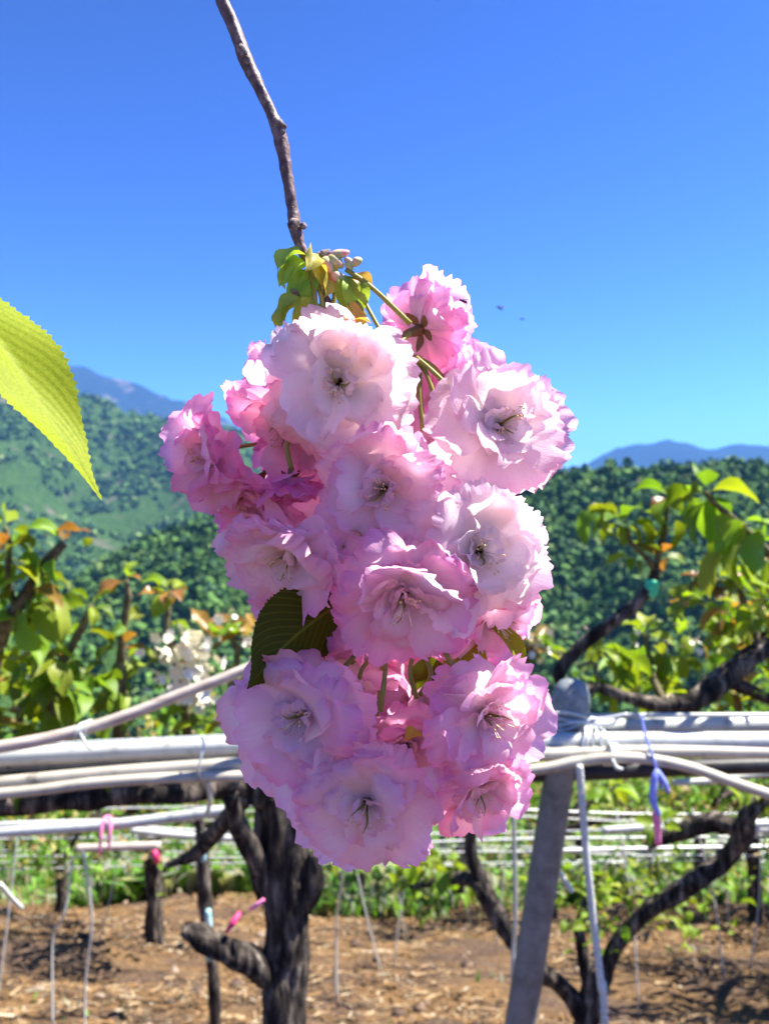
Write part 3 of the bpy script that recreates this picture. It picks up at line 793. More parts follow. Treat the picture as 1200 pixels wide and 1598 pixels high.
# ------------------------------------------------------------------ pear tree whose limbs lie over the trellis on the right
def build_tree_c():
    d = 2.1
    b = P(1430, 1500, d); g = ground_at((b.x, b.y))
    root = thing('pear_tree', 'pear tree with thick dark limbs lying over the trellis pipes, leafy upright shoots', 'tree', (b.x, b.y, g))
    limb(root, [Vector((b.x, b.y, g - .1)), Vector((b.x - .02, b.y, g + .4)), P(1420, 1450, d), P(1380, 1250, d), P(1330, 1080, d), P(1280, 985, 2.05)], [.11, .09, .08, .075, .06, .045], 'bark', 'trunk', .28, 16, 20, 9)
    limb(root, [P(1300, 1010, 2.06), P(1240, 975, 2.0), P(1190, 1010, 1.95), P(1135, 1055, 1.9), P(1085, 1092, 1.88), P(1040, 1102, 1.87), P(985, 1090, 1.86), P(935, 1072, 1.85)],
         [.034, .026, .024, .026, .025, .020, .015, .010], seed=21)
    limb(root, [P(1085, 1092, 1.88), P(1120, 1060, 1.95), P(1165, 1075, 2.0), P(1215, 1100, 2.0)], [.022, .02, .018, .01], seed=22)
    limb(root, [P(935, 1072, 1.85), P(895, 1075, 1.84), P(872, 1052, 1.83), P(905, 1010, 1.82), P(950, 975, 1.8), P(990, 945, 1.8), P(1015, 915, 1.8), P(1024, 885, 1.8)],
         [.010, .013, .014, .015, .015, .014, .013, .010], seed=23)
    limb(root, [P(905, 1040, 1.8), P(925, 1035, 1.8), P(932, 1060, 1.8), P(925, 1085, 1.8)], [.004, .004, .004, .003], 'shoot', 'shoot', .1, 6)
    f1 = [P(1022, 890, 1.8), P(1008, 870, 1.79), P(985, 848, 1.78), P(978, 825, 1.78)]
    f2 = [P(1024, 885, 1.8), P(1030, 855, 1.8), P(1038, 825, 1.8), P(1043, 780, 1.8)]
    f3 = [P(1240, 975, 2.0), P(1225, 900, 1.85), P(1195, 858, 1.75), P(1150, 815, 1.72), P(1120, 790, 1.7), P(1100, 768, 1.7)]
    f4 = [P(1040, 1102, 1.87), P(1020, 1060, 1.95), P(1012, 1020, 2.0), P(1005, 990, 2.0)]
    f5 = [P(1190, 1010, 1.95), P(1165, 960, 2.0), P(1150, 915, 2.0), P(1110, 905, 2.0)]
    f6 = [P(1240, 975, 2.0), P(1205, 930, 2.0), P(1190, 900, 2.0)]
    f7 = [P(1110, 905, 2.0), P(1085, 905, 2.0), P(1070, 940, 2.0)]
    for f, r in ((f1, .008), (f2, .008), (f3, .012), (f4, .01), (f5, .012), (f6, .01), (f7, .006)):
        limb(root, f, list(np.linspace(r, r * .45, len(f))), 'shoot', 'shoot', .2, 7)
    rosette(root, P(975, 815, 1.78), 7, .08, .9, .12)
    for (x, y, dx, dz) in ((975, 800, -.9, -.1), (965, 790, -.9, -.2), (940, 785, -.7, -.6), (950, 780, -.2, -1), (985, 805, .8, -.4), (990, 795, .9, -.2)):
        put_leaf(root, P(x, y, 1.78), (dx, rnd(.4), dz), .085)
    rosette(root, P(1045, 775, 1.8), 8, .07, .9, .2); put_leaf(root, P(1048, 790, 1.8), (.25, 0, -1), .09); put_leaf(root, P(1035, 800, 1.8), (-.2, 0, -1), .09)
    rosette(root, P(1030, 870, 1.8), 5, .06, .6, .7); rosette(root, P(985, 870, 1.79), 4, .06, .9, .3)
    shoot_leaves(root, f3, .05, .10, .06, 7, 1.0)
    for (x, y) in ((1165, 800), (1170, 830), (1130, 850), (1150, 850), (1190, 810), (1110, 770)):
        put_leaf(root, P(x, y, 1.68), (rnd(.7), rnd(.4), -.9), .105)
    shoot_leaves(root, f4, .06, .075, .1, 6, 1.0); shoot_leaves(root, f5, .06, .07, .8, 6, .7); shoot_leaves(root, f6, .05, .07, .8, 6, .6); shoot_leaves(root, f7, .07, .06, .6, 5, .6)
    for k in range(30):
        q = P(random.gauss(1025, 36), random.gauss(1045, 26), random.uniform(1.95, 2.3)); put_leaf(root, q, (rnd(), rnd(), rnd(.8) - .3), random.uniform(.05, .09))
    for k in range(34):
        q = P(random.gauss(1150, 40), random.gauss(955, 28), random.uniform(1.9, 2.3)); put_leaf(root, q, (rnd(), rnd(), rnd(.8)), random.uniform(.05, .085), random.random() < .5)
    for k in range(24):
        q = P(random.gauss(1150, 40), random.gauss(1090, 14), random.uniform(1.9, 2.2)); put_leaf(root, q, (rnd(), rnd(), rnd(.8)), random.uniform(.03, .06), random.random() < .4)
    for k in range(16):
        put_leaf(root, P(random.gauss(945, 14), random.gauss(1035, 14), 1.9), (.6 + rnd(.4), rnd(.4), -.5 + rnd(.6)), random.uniform(.05, .08))
    for k in range(30):
        q = P(random.gauss(1040, 60), random.gauss(1000, 20), 2.05 + rnd(.15))
        link('blossom', SMALL, root, orient(q, (rnd(), rnd(), rnd()), (rnd(), -1, -.6), random.uniform(.007, .013)))
    for k in range(46):
        q = P(random.gauss(1165, 42), random.gauss(985, 40), random.uniform(1.95, 2.4)); put_leaf(root, q, (rnd(), rnd(), rnd(.8) - .2), random.uniform(.05, .09), random.random() < .25)
    for k in range(40):
        q = P(random.gauss(1000, 45), random.gauss(1055, 22), random.uniform(2.0, 2.4)); put_leaf(root, q, (rnd(), rnd(), rnd(.8) - .2), random.uniform(.05, .085), random.random() < .15)
    tape = mk('grafting_tape', tube([P(1012, 930, 1.8), P(1016, 920, 1.8), P(1019, 905, 1.8)], [.015, .018, .015], 12, 4, .1, 4), M['green_tape'], root)
    tape['label'] = 'bright green tape wound round the shoot'
build_tree_c()

# ------------------------------------------------------------------ trellis
def pipe(pts, r, mat, label, name='trellis_pipe', cat='pipe', group=None, sides=16, step=10):
    o = mk(name, tube(pts, r, sides, step), M[mat])
    return tag(o, label, cat, group)

def build_trellis():
    pipe([P(-420, 1205, 1.66), P(0, 1182, 1.63), P(400, 1163, 1.61), P(850, 1158, 1.6), P(1200, 1157, 1.6), P(1650, 1158, 1.62)], .0185, 'pipe',
         'thick white trellis pipe running right across behind the lowest blossoms')
    pipe([P(-420, 1262, 1.60), P(0, 1222, 1.58), P(200, 1204, 1.57), P(420, 1190, 1.57), P(640, 1182, 1.57), P(860, 1177, 1.57), P(1060, 1173, 1.58), P(1500, 1182, 1.6)], .0125, 'conduit',
         'cream trellis pipe lying just below the thick white pipe')
    pipe([P(-420, 1268, 1.55), P(0, 1239, 1.55), P(150, 1222, 1.55), P(300, 1213, 1.55), P(430, 1212, 1.55), P(640, 1216, 1.55), P(830, 1202, 1.54), P(900, 1189, 1.54), P(960, 1183, 1.53), P(1020, 1186, 1.53), P(1080, 1199, 1.53), P(1140, 1220, 1.54), P(1200, 1240, 1.55), P(1420, 1310, 1.6)],
         .0105, 'conduit', 'beige bent conduit, lowest of the trellis pipes, arching beside the grey post')
    pipe([P(600, 1150, 1.78), P(870, 1139, 1.76), P(1200, 1131, 1.75), P(1650, 1122, 1.75)], .020, 'pipe', 'white trellis pipe with leaf shadows behind the blue cord')
    pipe([P(-420, 1236, 1.70), P(0, 1206, 1.70), P(300, 1193, 1.70), P(560, 1203, 1.70), P(830, 1208, 1.68), P(1060, 1199, 1.68), P(1300, 1192, 1.68), P(1650, 1185, 1.7)], .017, 'black_pipe', 'black pipe behind the pale trellis pipes, filling their shadow gaps on the left')  # left stretch added to blacken the shadow gaps between the pale pipes
    pipe([P(860, 1122, 1.7), P(960, 1117, 1.7), P(1200, 1116, 1.7), P(1600, 1114, 1.7)], .0048, 'pipe', 'thin pale rod along the top of the right trellis pipes')
    pipe([P(-300, 1182, 1.66), P(100, 1160, 1.64), P(250, 1153, 1.63), P(400, 1147, 1.62), P(700, 1142, 1.62), P(880, 1128, 1.66)], .003, 'wire', 'grey wire stretched just above the thick white trellis pipe', 'trellis_wire', 'wire')
    pipe([P(-300, 1200, 1.48), P(0, 1166, 1.5), P(150, 1133, 1.52), P(280, 1085, 1.54), P(400, 1038, 1.56), P(520, 985, 1.6)], [.0125, .012, .0115, .011, .0105, .01], 'bamboo',
         'weathered bamboo pole rising towards the blossoms over the white pipe', 'bamboo_pole', 'pole')
    for (a, lab) in (((130, 1140, 1.515), 'white string knotted round the weathered bamboo pole'),):
        q = P(*a)
        mk_tie(q, lab)
    # lower trellis on the terrace below
    pipe([P(-350, 1330, 4.1), P(0, 1300, 4.0), P(170, 1288, 3.95), P(330, 1268, 3.9), P(372, 1262, 3.9)], .026, 'pipe', 'long white pipe of the lower trellis holding the pink ribbon')
    pipe([P(-350, 1310, 4.6), P(0, 1288, 4.5), P(160, 1283, 4.5), P(260, 1280, 4.5)], .016, 'pipe', 'thin white pipe just behind the lower trellis pipe')
    pipe([P(205, 1296, 5.0), P(260, 1302, 5.0), P(310, 1306, 5.0), P(420, 1312, 5.0)], .022, 'pipe', 'short white pipe end of the lower trellis beside the dark stake')
    pipe([P(205, 1290, 5.4), P(290, 1296, 5.4), P(450, 1302, 5.4)], .012, 'pipe', 'slim white rod over the short white pipe end')
    pipe([P(940, 1297, 4.6), P(1010, 1292, 4.6), P(1070, 1294, 4.6), P(1300, 1296, 4.6)], .022, 'pipe', 'white pipe of the lower trellis behind the pink tag')
    pipe([P(820, 1330, 6.2), P(960, 1326, 6.2), P(1200, 1322, 6.2), P(1500, 1320, 6.2)], .016, 'wire', 'grey wire bundle of the lower trellis on the right', 'trellis_wire', 'wire')
    pipe([P(600, 1318, 6.6), P(820, 1310, 6.6), P(1200, 1306, 6.6), P(1500, 1304, 6.6)], .010, 'wire', 'thin pale wire of the lower trellis on the right', 'trellis_wire', 'wire')
    pipe([P(1130, 1288, 4.2), P(1200, 1286, 4.2), P(1500, 1280, 4.2)], .02, 'pipe', 'stub of white pipe behind the crooked limb')
    pipe([P(120, 1325, 4.4), P(180, 1322, 4.4), P(250, 1320, 4.4)], .022, 'bamboo', 'short weathered stick tied under the lower white pipe', 'wooden_stick', 'stick')
    pipe([P(1050, 1222, 2.2), P(1120, 1218, 2.2), P(1200, 1208, 2.2), P(1400, 1200, 2.2)], .009, 'pipe', 'thin white pipe below the arching beige conduit on the right')

def mk_tie(q, label):
    parts = []
    for k in range(4):
        t = np.linspace(0, 2 * np.pi, 12)
        x0 = (k - 1.5) * .006
        parts.append(tube([(q.x + x0 + .004 * math.sin(a), q.y + .0155 * math.cos(a), q.z + .0155 * math.sin(a) + x0 * .35) for a in t], .0022, 5, 2))
    parts.append(tube([(q.x, q.y - .016, q.z), (q.x + .012, q.y - .02, q.z - .02), (q.x + .022, q.y - .018, q.z - .03)], .003, 5, 3))
    o = mk('string_tie', jl(parts), M['rope'])
    tag(o, label, 'string')
build_trellis()

def build_post():
    top, d = P(892, 1085, 1.67), 1.67
    bot = P(812, 1598, d); dirv = (bot - top).normalized()
    foot = bot.copy()
    while foot.z > ground_at((foot.x, foot.y)) - .1: foot += dirv * .02
    root = thing('trellis_post', 'leaning grey metal trellis post with rounded cap, right of the blossoms', 'post', (foot.x, foot.y, ground_at((foot.x, foot.y))))
    mk('pole', tube([foot, foot.lerp(top, .5), top], [.032, .032, .031], 24, 10), M['galvanised'], root)
    V = []; F = []; n = 20
    prof = [(.031, -.075), (.039, -.07), (.0405, -.045), (.040, -.012), (.036, .010), (.027, .026), (.014, .034), (.003, .036)]
    for (r, z) in prof:
        for k in range(n):
            a = 2 * math.pi * k / n; V.append((r * math.cos(a), r * math.sin(a), z))
    F = [tuple(f) for f in grid_faces(n, len(prof), True)]
    Q = (-dirv).to_track_quat('Z', 'Y').to_matrix().to_4x4()
    mk('cap', xf((np.array(V), F), Matrix.Translation(top) @ Q), M['cap'], root)
    # wire lashings round the post and pipes
    parts = []
    for k in range(7):
        c = top.lerp(bot, .06 + .018 * k) + Vector((rnd(.006), 0, 0))
        tl = rnd(.25)
        parts.append([(c.x + .045 * math.cos(a) * (1 + rnd(.05)), c.y + .05 * math.sin(a), c.z + .012 * math.cos(a) * (tl * 8) + rnd(.002)) for a in np.linspace(0, 6.28, 15)])
    for k in range(5):
        x = 905 + k * 9 + rnd(4)
        c = P(x, 1162, 1.6)
        parts.append([(c.x + .01 * math.sin(a + k) + rnd(.002), c.y + .03 * math.cos(a), c.z + .034 * math.sin(a)) for a in np.linspace(0, 6.28, 15)])
    W = jl([tube(p, .0026, 5, 2) for p in parts])
    o = mk('wire_lashing', W, M['wire']); tag(o, 'coils of grey wire lashing the pipes to the post cap', 'wire')
    for (pts, lab) in (([(845, 1118), (880, 1112), (930, 1122), (980, 1114)], 'loose grey wire curling over the post top'),
                       ([(860, 1135), (900, 1128), (950, 1132), (965, 1120)], 'loose pale wire end sticking up beside the post')):
        pipe([P(x, y, 1.62) for x, y in pts], .0028, 'wire', lab, 'loose_wire', 'wire', sides=6)
    # knotted string bundle on the pipes
    parts = []
    for k in range(9):
        c = P(948 + k * 1.2, 1178, 1.545)
        parts.append(tube([(c.x + .006 * math.sin(a) + rnd(.002), c.y + .018 * math.cos(a), c.z + .02 * math.sin(a)) for a in np.linspace(0, 6.28, 12)], .002, 5, 2))
    parts.append(tube([P(955, 1185, 1.52), P(962, 1198, 1.515), P(972, 1201, 1.51)], [.003, .0045, .003], 6, 4))
    o = mk('string_tie', jl(parts), M['rope']); tag(o, 'pale string knotted round the beige conduit beside the post', 'string')
build_post()

def rope(pts, r, turns, mat, label, name='rope', strands=2, cat='rope'):
    c, _ = smooth_path(pts, [1] * len(pts), 14)
    c2 = np.array([[np.interp(t, np.linspace(0, 1, len(c)), c[:, i]) for i in range(3)] for t in np.linspace(0, 1, turns * 8)])
    parts = []
    for s in range(strands):
        a = np.linspace(0, turns * 2 * np.pi, len(c2)) + s * 2 * np.pi / strands
        q = c2 + np.stack([np.cos(a) * r * .55, np.sin(a) * r * .55, 0 * a], 1)
        parts.append(tube(q, [r * .62] * len(q), 6, raw=True))
    o = mk(name, jl(parts), M[mat]); return tag(o, label, cat)

def to_ground(p, dx=0.0):
    return Vector((p.x + dx, p.y, ground_at((p.x + dx, p.y))))

def build_cords():
    a = P(945, 1610, 1.56)
    rope([P(904, 1196, 1.52), P(912, 1300, 1.53), P(924, 1420, 1.54), P(938, 1540, 1.55), a, to_ground(a, .05)], .0068, 60, 'rope', 'twisted grey rope hanging from the beige conduit beside the post')
    rope([P(1000, 1116, 1.56), P(1008, 1150, 1.54), P(1018, 1180, 1.52), P(1028, 1215, 1.52), P(1032, 1232, 1.52)], .0028, 16, 'blue_cord', 'blue cord looped over the right trellis pipes', 'cord', cat='cord')
    o = mk('blue_strap', jl([tube([P(1027, 1202, 1.515), P(1021, 1215, 1.51), P(1019, 1250, 1.51), P(1028, 1272, 1.51)], [.005, .007, .0075, .005], 8, 6),
                             tube([P(1027, 1205, 1.515), P(1036, 1220, 1.51), P(1043, 1237, 1.51)], [.005, .006, .004], 8, 5)]), M['blue_cord'])
    tag(o, 'flat blue strap ends hanging from the blue cord', 'strap')
    o = mk('pink_tag', tube([P(1024, 1268, 1.53), P(1025, 1285, 1.53), P(1027, 1318, 1.54)], [.008, .007, .006], 8, 5), M['pink_tape']); tag(o, 'pink ribbon hanging below the blue strap', 'ribbon')
    # pink ribbon draped over the lower pipe
    o = mk('pink_ribbon', tube([P(155, 1332, 3.9), P(157, 1310, 3.88), P(160, 1284, 3.9), P(168, 1276, 3.93), P(173, 1284, 3.9), P(171, 1305, 3.88), P(170, 1326, 3.9)], [.006, .008, .009, .011, .010, .008, .006], 7, 6), M['pink_tape'])
    tag(o, 'pink ribbon draped over the lower white trellis pipe', 'ribbon')
    o = mk('pink_ribbon', tube([P(239, 1326, 4.6), P(243, 1336, 4.58), P(246, 1348, 4.6)], [.016, .02, .012], 7, 4), M['red_tape']); tag(o, 'small magenta ribbon on the stick above the mossy trunk', 'ribbon')
    o = mk('red_ribbon', tube([P(374, 1425, 2.06), P(364, 1440, 2.04), P(353, 1456, 2.04)], [.006, .009, .004], 7, 5), M['red_tape']); tag(o, 'crimson ribbon tied to the low limb of the thick trunk', 'ribbon')
    o = mk('pink_ribbon', tube([P(390, 1420, 2.06), P(402, 1412, 2.05), P(412, 1404, 2.05)], [.004, .007, .004], 7, 5), M['pink_tape']); tag(o, 'pale pink ribbon against the thick trunk', 'ribbon')
    # twines to the ground
    for pts, r, lab in (([(130, 1330, 3.9), (140, 1400, 3.95), (143, 1450, 4.0), (133, 1540, 4.05)], .006, 'pale twine hanging from the lower pipe to the litter'),
                        ([(112, 1340, 4.4), (106, 1400, 4.4), (95, 1440, 4.4), (82, 1468, 4.5)], .006, 'slanting pale twine beside the hanging twine'),
                        ([(325, 1222, 1.7), (328, 1250, 1.72), (323, 1270, 1.75)], .005, 'frayed pale strap end hanging from the cream pipes'),
                        ([(0, 1380, 3.4), (18, 1402, 3.5), (34, 1418, 3.6)], .010, 'slanting grey wire at the orchard edge'),
                        ([(800, 1240, 2.6), (803, 1340, 2.7), (804, 1440, 2.8), (800, 1520, 2.9)], .007, 'pale twine hanging behind the grey post'),
                        ([(868, 1355, 2.3), (880, 1372, 2.3), (892, 1392, 2.3)], .008, 'pale stick end hanging in the green leaves'),
                        ([(538, 1340, 5.0), (530, 1400, 5.2), (525, 1436, 5.4)], .008, 'thin pale twine slanting to the ground behind the trunk')):
        q = [P(*p) for p in pts]
        if pts[-1][1] > 1430: q.append(to_ground(q[-1]))
        pipe(q, r, 'rope', lab, 'twine', 'twine', sides=6)
    # wires strung through the lower terrace
    for k in range(11):
        d = 5.6 + k * .75; y0 = 1262 + (k * 37) % 95
        pts = [P(x, y0 + rnd(9) + (x - 600) * .006 * (-1) ** k, d + rnd(.2)) for x in (-250, 80, 420, 760, 1050, 1450)]
        pipe(pts, .0065 + .0004 * k, 'wire', 'pale wire strung between the trees of the lower orchard terrace', 'trellis_wire', 'wire', 'wires of the lower orchard terrace', sides=5, step=4)
    for k in range(12):
        x = (30, 190, 540, 590, 660, 715, 790, 960, 1010, 1080, 1140, 1185)[k]; d = 5.2 + (k * 2.3) % 4
        a = P(x, 1268 + rnd(14), d); b = to_ground(a, rnd(.35))
        pipe([a, a.lerp(b, .5) + Vector((rnd(.04), 0, 0)), b], .006, 'rope', 'thin pale twine tying lower terrace branches down to the ground', 'twine', 'twine', 'tie-down twines of the lower terrace', sides=5, step=4)
    pipe([P(313, 1150, 1.555), P(318, 1160, 1.54), P(313, 1185, 1.53), P(310, 1205, 1.53), P(316, 1218, 1.55)], .0024, 'wire', 'thin wire tie binding the three pipes together', 'wire_tie', 'wire', sides=6)
build_cords()

# thin dark stake wound with teal tape, left of the trunk
def build_stake():
    d = 4.6
    b = P(335, 1560, d); g = to_ground(b)
    root = thing('wooden_stake', 'thin dark stake wound with pale teal tape left of the thick trunk', 'stake', g)
    mk('pole', tube([g - Vector((0, 0, .1)), P(335, 1565, d), P(328, 1480, d), P(320, 1400, d), P(316, 1330, d), P(310, 1275, d)], [.035, .034, .032, .04, .035, .025], 10, 6, .2, 3), M['bark'], root)
    mk('tape', tube([P(325, 1420, d - .04), P(326, 1460, d - .04), P(325, 1500, d - .04)], [.016, .022, .016], 8, 5, .15), M['teal_tape'], root)
    mk('tape', tube([P(319, 1300, d - .04), P(318, 1322, d - .04), P(318, 1345, d - .04)], [.014, .018, .014], 8, 5, .15), M['teal_tape'], root)
build_stake()

# ------------------------------------------------------------------ orchard rows further down the slope
def crown_mesh(seed, rad, h, count, size, pal):
    rng = np.random.default_rng(seed)
    nb = 11
    cen = np.stack([rng.uniform(-1, 1, nb) * rad * .8, rng.uniform(-1, 1, nb) * rad * .8, rng.uniform(-.4, .7, nb) * h], 1)
    w = rng.integers(0, nb, count)
    p = cen[w] + rng.standard_normal((count, 3)) * np.array([.2, .2, .2]) * rad * .8
    a = rng.uniform(0, 6.28, count); el = rng.uniform(-.9, .7, count)
    d = np.stack([np.cos(a) * np.cos(el), np.sin(a) * np.cos(el), np.sin(el)], 1)
    q = np.cross(d, rng.standard_normal((count, 3))); q /= np.linalg.norm(q, axis=1)[:, None]
    nn = np.cross(d, q)
    s = size * rng.uniform(.6, 1.3, count)[:, None]
    V = np.stack([p, p + d * s * .5 + q * s * .28 + nn * s * .07, p + d * s, p + d * s * .5 - q * s * .28 + nn * s * .07], 1).reshape(-1, 3)
    F = np.arange(count * 4).reshape(-1, 4)
    F = np.concatenate([F[:, [0, 1, 2]], F[:, [0, 2, 3]]])
    col = np.repeat(pal[rng.integers(0, len(pal), count)] * rng.uniform(.75, 1.25, (count, 1)), 4, 0)
    return mesh_data('crown', V, F, M['crown'], col=col)

def skeleton_mesh(seed, h, rad):
    rng = np.random.default_rng(seed)
    parts = [tube([(0, 0, -.15), (.02, 0, h * .4), (rng.uniform(-.05, .05), 0, h)], [.085, .07, .065], 10, 5, .25, seed)]
    for k in range(6):
        a = k * 6.28 / 6 + rng.uniform(-.4, .4); L = rad * rng.uniform(.7, 1.1)
        p1 = (math.cos(a) * L * .4, math.sin(a) * L * .4, h + .28 + rng.uniform(-.1, .1))
        p2 = (math.cos(a) * L * .75, math.sin(a) * L * .75, h + .35 + rng.uniform(-.1, .2))
        p3 = (math.cos(a + .3) * L, math.sin(a + .3) * L, h + .5 + rng.uniform(-.1, .4))
        parts.append(tube([(0, 0, h - .05), p1, p2, p3], [.05, .04, .028, .012], 7, 4, .2, seed + k))
    for k in range(22):
        a = rng.uniform(0, 6.28); q = rad * rng.uniform(.3, 1.0); z = h + .32 + rng.uniform(-.1, .15)
        b = np.array([math.cos(a) * q, math.sin(a) * q, z]); L = rng.uniform(.25, .7)
        e = b + np.array([rng.uniform(-.5, .5), rng.uniform(-.5, .5), rng.uniform(-.2, 1)]) * L
        parts.append(tube([b, (b + e) / 2 + rng.uniform(-.05, .05, 3), e], [.012, .010, .005], 5, 3))
    J = jl(parts)
    return mesh_data('trunk', J[0], J[1], M['bark'])

PG = np.array([(0.11, 0.25, 0.025), (0.16, 0.33, 0.04), (0.22, 0.38, 0.05), (0.08, 0.16, 0.03), (0.32, 0.30, 0.10), (0.36, 0.27, 0.13)])
CROWN = [crown_mesh(60 + i, 1.25, .55, 1500, .085, PG) for i in range(4)]
SKEL = [skeleton_mesh(80 + i, .95 + .08 * i, 1.2) for i in range(4)]

OWN = {0: 'small pear tree with stubby dark trunk below the small magenta ribbon', 1: 'small pear tree with slim trunk behind the slanting pale twine',
       4: 'small pear tree behind the crooked limb under the blue strap', 2: 'small pear tree standing directly behind the thick furrowed trunk'}
def orchard():
    spots = []
    for (px, d) in ((240, 7.6), (95, 9.6), (560, 11.0), (720, 10.6), (1095, 10.2), (1240, 9.4), (1010, 12.5), (-90, 7.8), (-190, 11), (1330, 6.4), (1180, 8.6), (1420, 8.2), (860, 9.0), (1500, 5.2)):
        spots.append(((px - 600) / FP * d, d))
    for row, d in enumerate((13.5, 17.5, 22, 27, 33)):
        st = 3.0 + row * .25
        k = int(d * .56 / st) + 1
        for i in range(-k, k + 1):
            spots.append((i * st + (row % 2) * 1.2 + rnd(.5), d + rnd(.6)))
    for i, (x, y) in enumerate(spots):
        z = float(gz(x, y))
        near = y < 13
        lab = OWN.get(i, 'small pear tree with trained spreading limbs in the orchard rows down the slope')
        root = thing('orchard_tree', lab, 'tree', (x, y, z), 'pear trees in the orchard rows down the slope')
        Mx = Matrix.Translation((x, y, z)) @ Matrix.Rotation(rnd(3.1), 4, 'Z') @ Matrix.Diagonal((1, 1, 1, 1))
        s = random.uniform(.85, 1.2)
        link('trunk', SKEL[i % 4], root, Mx @ Matrix.Diagonal((s, s, s, 1)))
        link('crown', CROWN[(i * 3) % 4], root, Mx @ Matrix.Translation((0, 0, 1.35 * s)) @ Matrix.Diagonal((s, s, s, 1)))
orchard()

# ------------------------------------------------------------------ cherry: twig, blossoms
CH = Vector((-1.25, -.75, 0.0)); CH.z = ground_at(CH)
cherry = thing('cherry_tree', 'cherry tree twig hanging a dense cluster of ruffled pale pink double blossoms', 'cherry tree', CH)

def petal_geo(rng, nu, nv, big=True):
    v = np.linspace(0, 1, nv); u = np.linspace(-1, 1, nu)
    U, V = np.meshgrid(u, v)
    wid = rng.uniform(.46, .60)
    w = 0.06 + wid * (1 - (1 - np.clip(V / rng.uniform(.68, .85), 0, 1)) ** 1.9)
    w = w * (1 - .10 * np.clip((V - .8) / .2, 0, 1))
    tip = 1 - .20 * np.abs(U) ** 2.4
    fr = rng.uniform(0, .05, nu) + (rng.random(nu) < .30) * rng.uniform(.03, .10, nu)
    nc = rng.uniform(-.4, .4); fr = fr + rng.uniform(.03, .13) * np.exp(-((u - nc) / .14) ** 2)
    y = V * tip - (V ** 5) * fr[None, :]
    jag = rng.uniform(-.02, .02, (nv, nu)) * (np.abs(U) > .98) * V
    x = U * w + jag
    k1, k2 = rng.uniform(2, 4), rng.uniform(6, 10)
    p1, p2, p3 = rng.uniform(0, 6.28, 3)
    a1, a2 = rng.uniform(.05, .15), rng.uniform(.025, .06)
    z = a1 * V ** 1.6 * np.sin(k1 * U + p1 + V * 1.5) + a2 * V ** 3 * np.sin(k2 * U + p2 + 3 * V) + .02 * V * np.sin(11 * V + p3) * U
    z = z + rng.uniform(-.05, .26) * (x ** 2) * 2 + rng.uniform(-.12, .18) * V ** 2
    # fringe flares or rolls over
    z = z + rng.uniform(-.34, .16) * np.clip((V - .72) / .28, 0, 1) ** 2
    y = y - .12 * V ** 2 * np.abs(z)
    x = x + rng.uniform(-.09, .09) * V ** 2
    uv = np.stack([U * .5 + .5, V], -1).reshape(-1, 2)
    return np.stack([x, y, z], -1).reshape(-1, 3), grid_faces(nu, nv), uv

prng = np.random.default_rng(5)
PETALS = []
for i in range(40):
    g = petal_geo(prng, 25, 12)
    PETALS.append(mesh_data('petal', g[0], g[1], M['petal'], uv=g[2]))

def ring_matrix(a, e, s, r0, twist=0.0, sx=1.0):
    return Matrix.Rotation(a, 4, 'Z') @ Matrix.Translation((0, r0, 0)) @ Matrix.Rotation(e, 4, 'X') @ Matrix.Rotation(twist, 4, 'Y') @ Matrix.Diagonal((s * sx, s, s, 1))

CORES = []
for i in range(8):
    parts = []
    for ring, (n, e, s) in enumerate(((7, 25, .74), (6, 42, .56), (6, 62, .36))):
        a0 = prng.uniform(0, 6.28)
        for k in range(n):
            g = petal_geo(prng, 15, 9)
            mx = ring_matrix(a0 + k * 2 * math.pi / n + prng.uniform(-.35, .35), R(e + prng.uniform(-24, 20)), s * prng.uniform(.7, 1.2), .05 + .02 * (2 - ring), prng.uniform(-.6, .6), prng.uniform(.7, 1.05))
            parts.append(xf(g, mx))
    # leave a gap to one side so that the throat shows
    J = join(parts)
    CORES.append(mesh_data('blossom', J[0], J[1], M['petal'], uv=J[2]))

def stamen_meshes():
    f, an = [], []
    for k in range(12):
        a = prng.uniform(0, 6.28); sp = prng.uniform(.08, .24); h = prng.uniform(.34, .52)
        tip = (math.cos(a) * sp, math.sin(a) * sp, h)
        f.append(tube([(math.cos(a) * .03, math.sin(a) * .03, 0), (math.cos(a) * sp * .5, math.sin(a) * sp * .5, h * .6), tip], [.007, .006, .006], 4, 3))
        an.append(ellipsoid(tip, .015, .015, .02, 6, 4))
    A = jl(f); B = jl(an)
    return mesh_data('stamens', A[0], A[1], M['stamen']), mesh_data('anthers', B[0], B[1], M['anther'])
STAM, ANTH = stamen_meshes()
def pistil_mesh():
    parts = []
    for sgn, L in ((1, .46), (-1, .36)):
        parts.append(tube([(0, .02 * sgn, 0), (.02, .05 * sgn, L * .4), (.05, .10 * sgn, L * .75), (.14, .13 * sgn, L)], [.017, .02, .014, .004], 7, 5))
    J = jl(parts); return mesh_data('pistil', J[0], J[1], M['pistil'])
PIST = pistil_mesh()
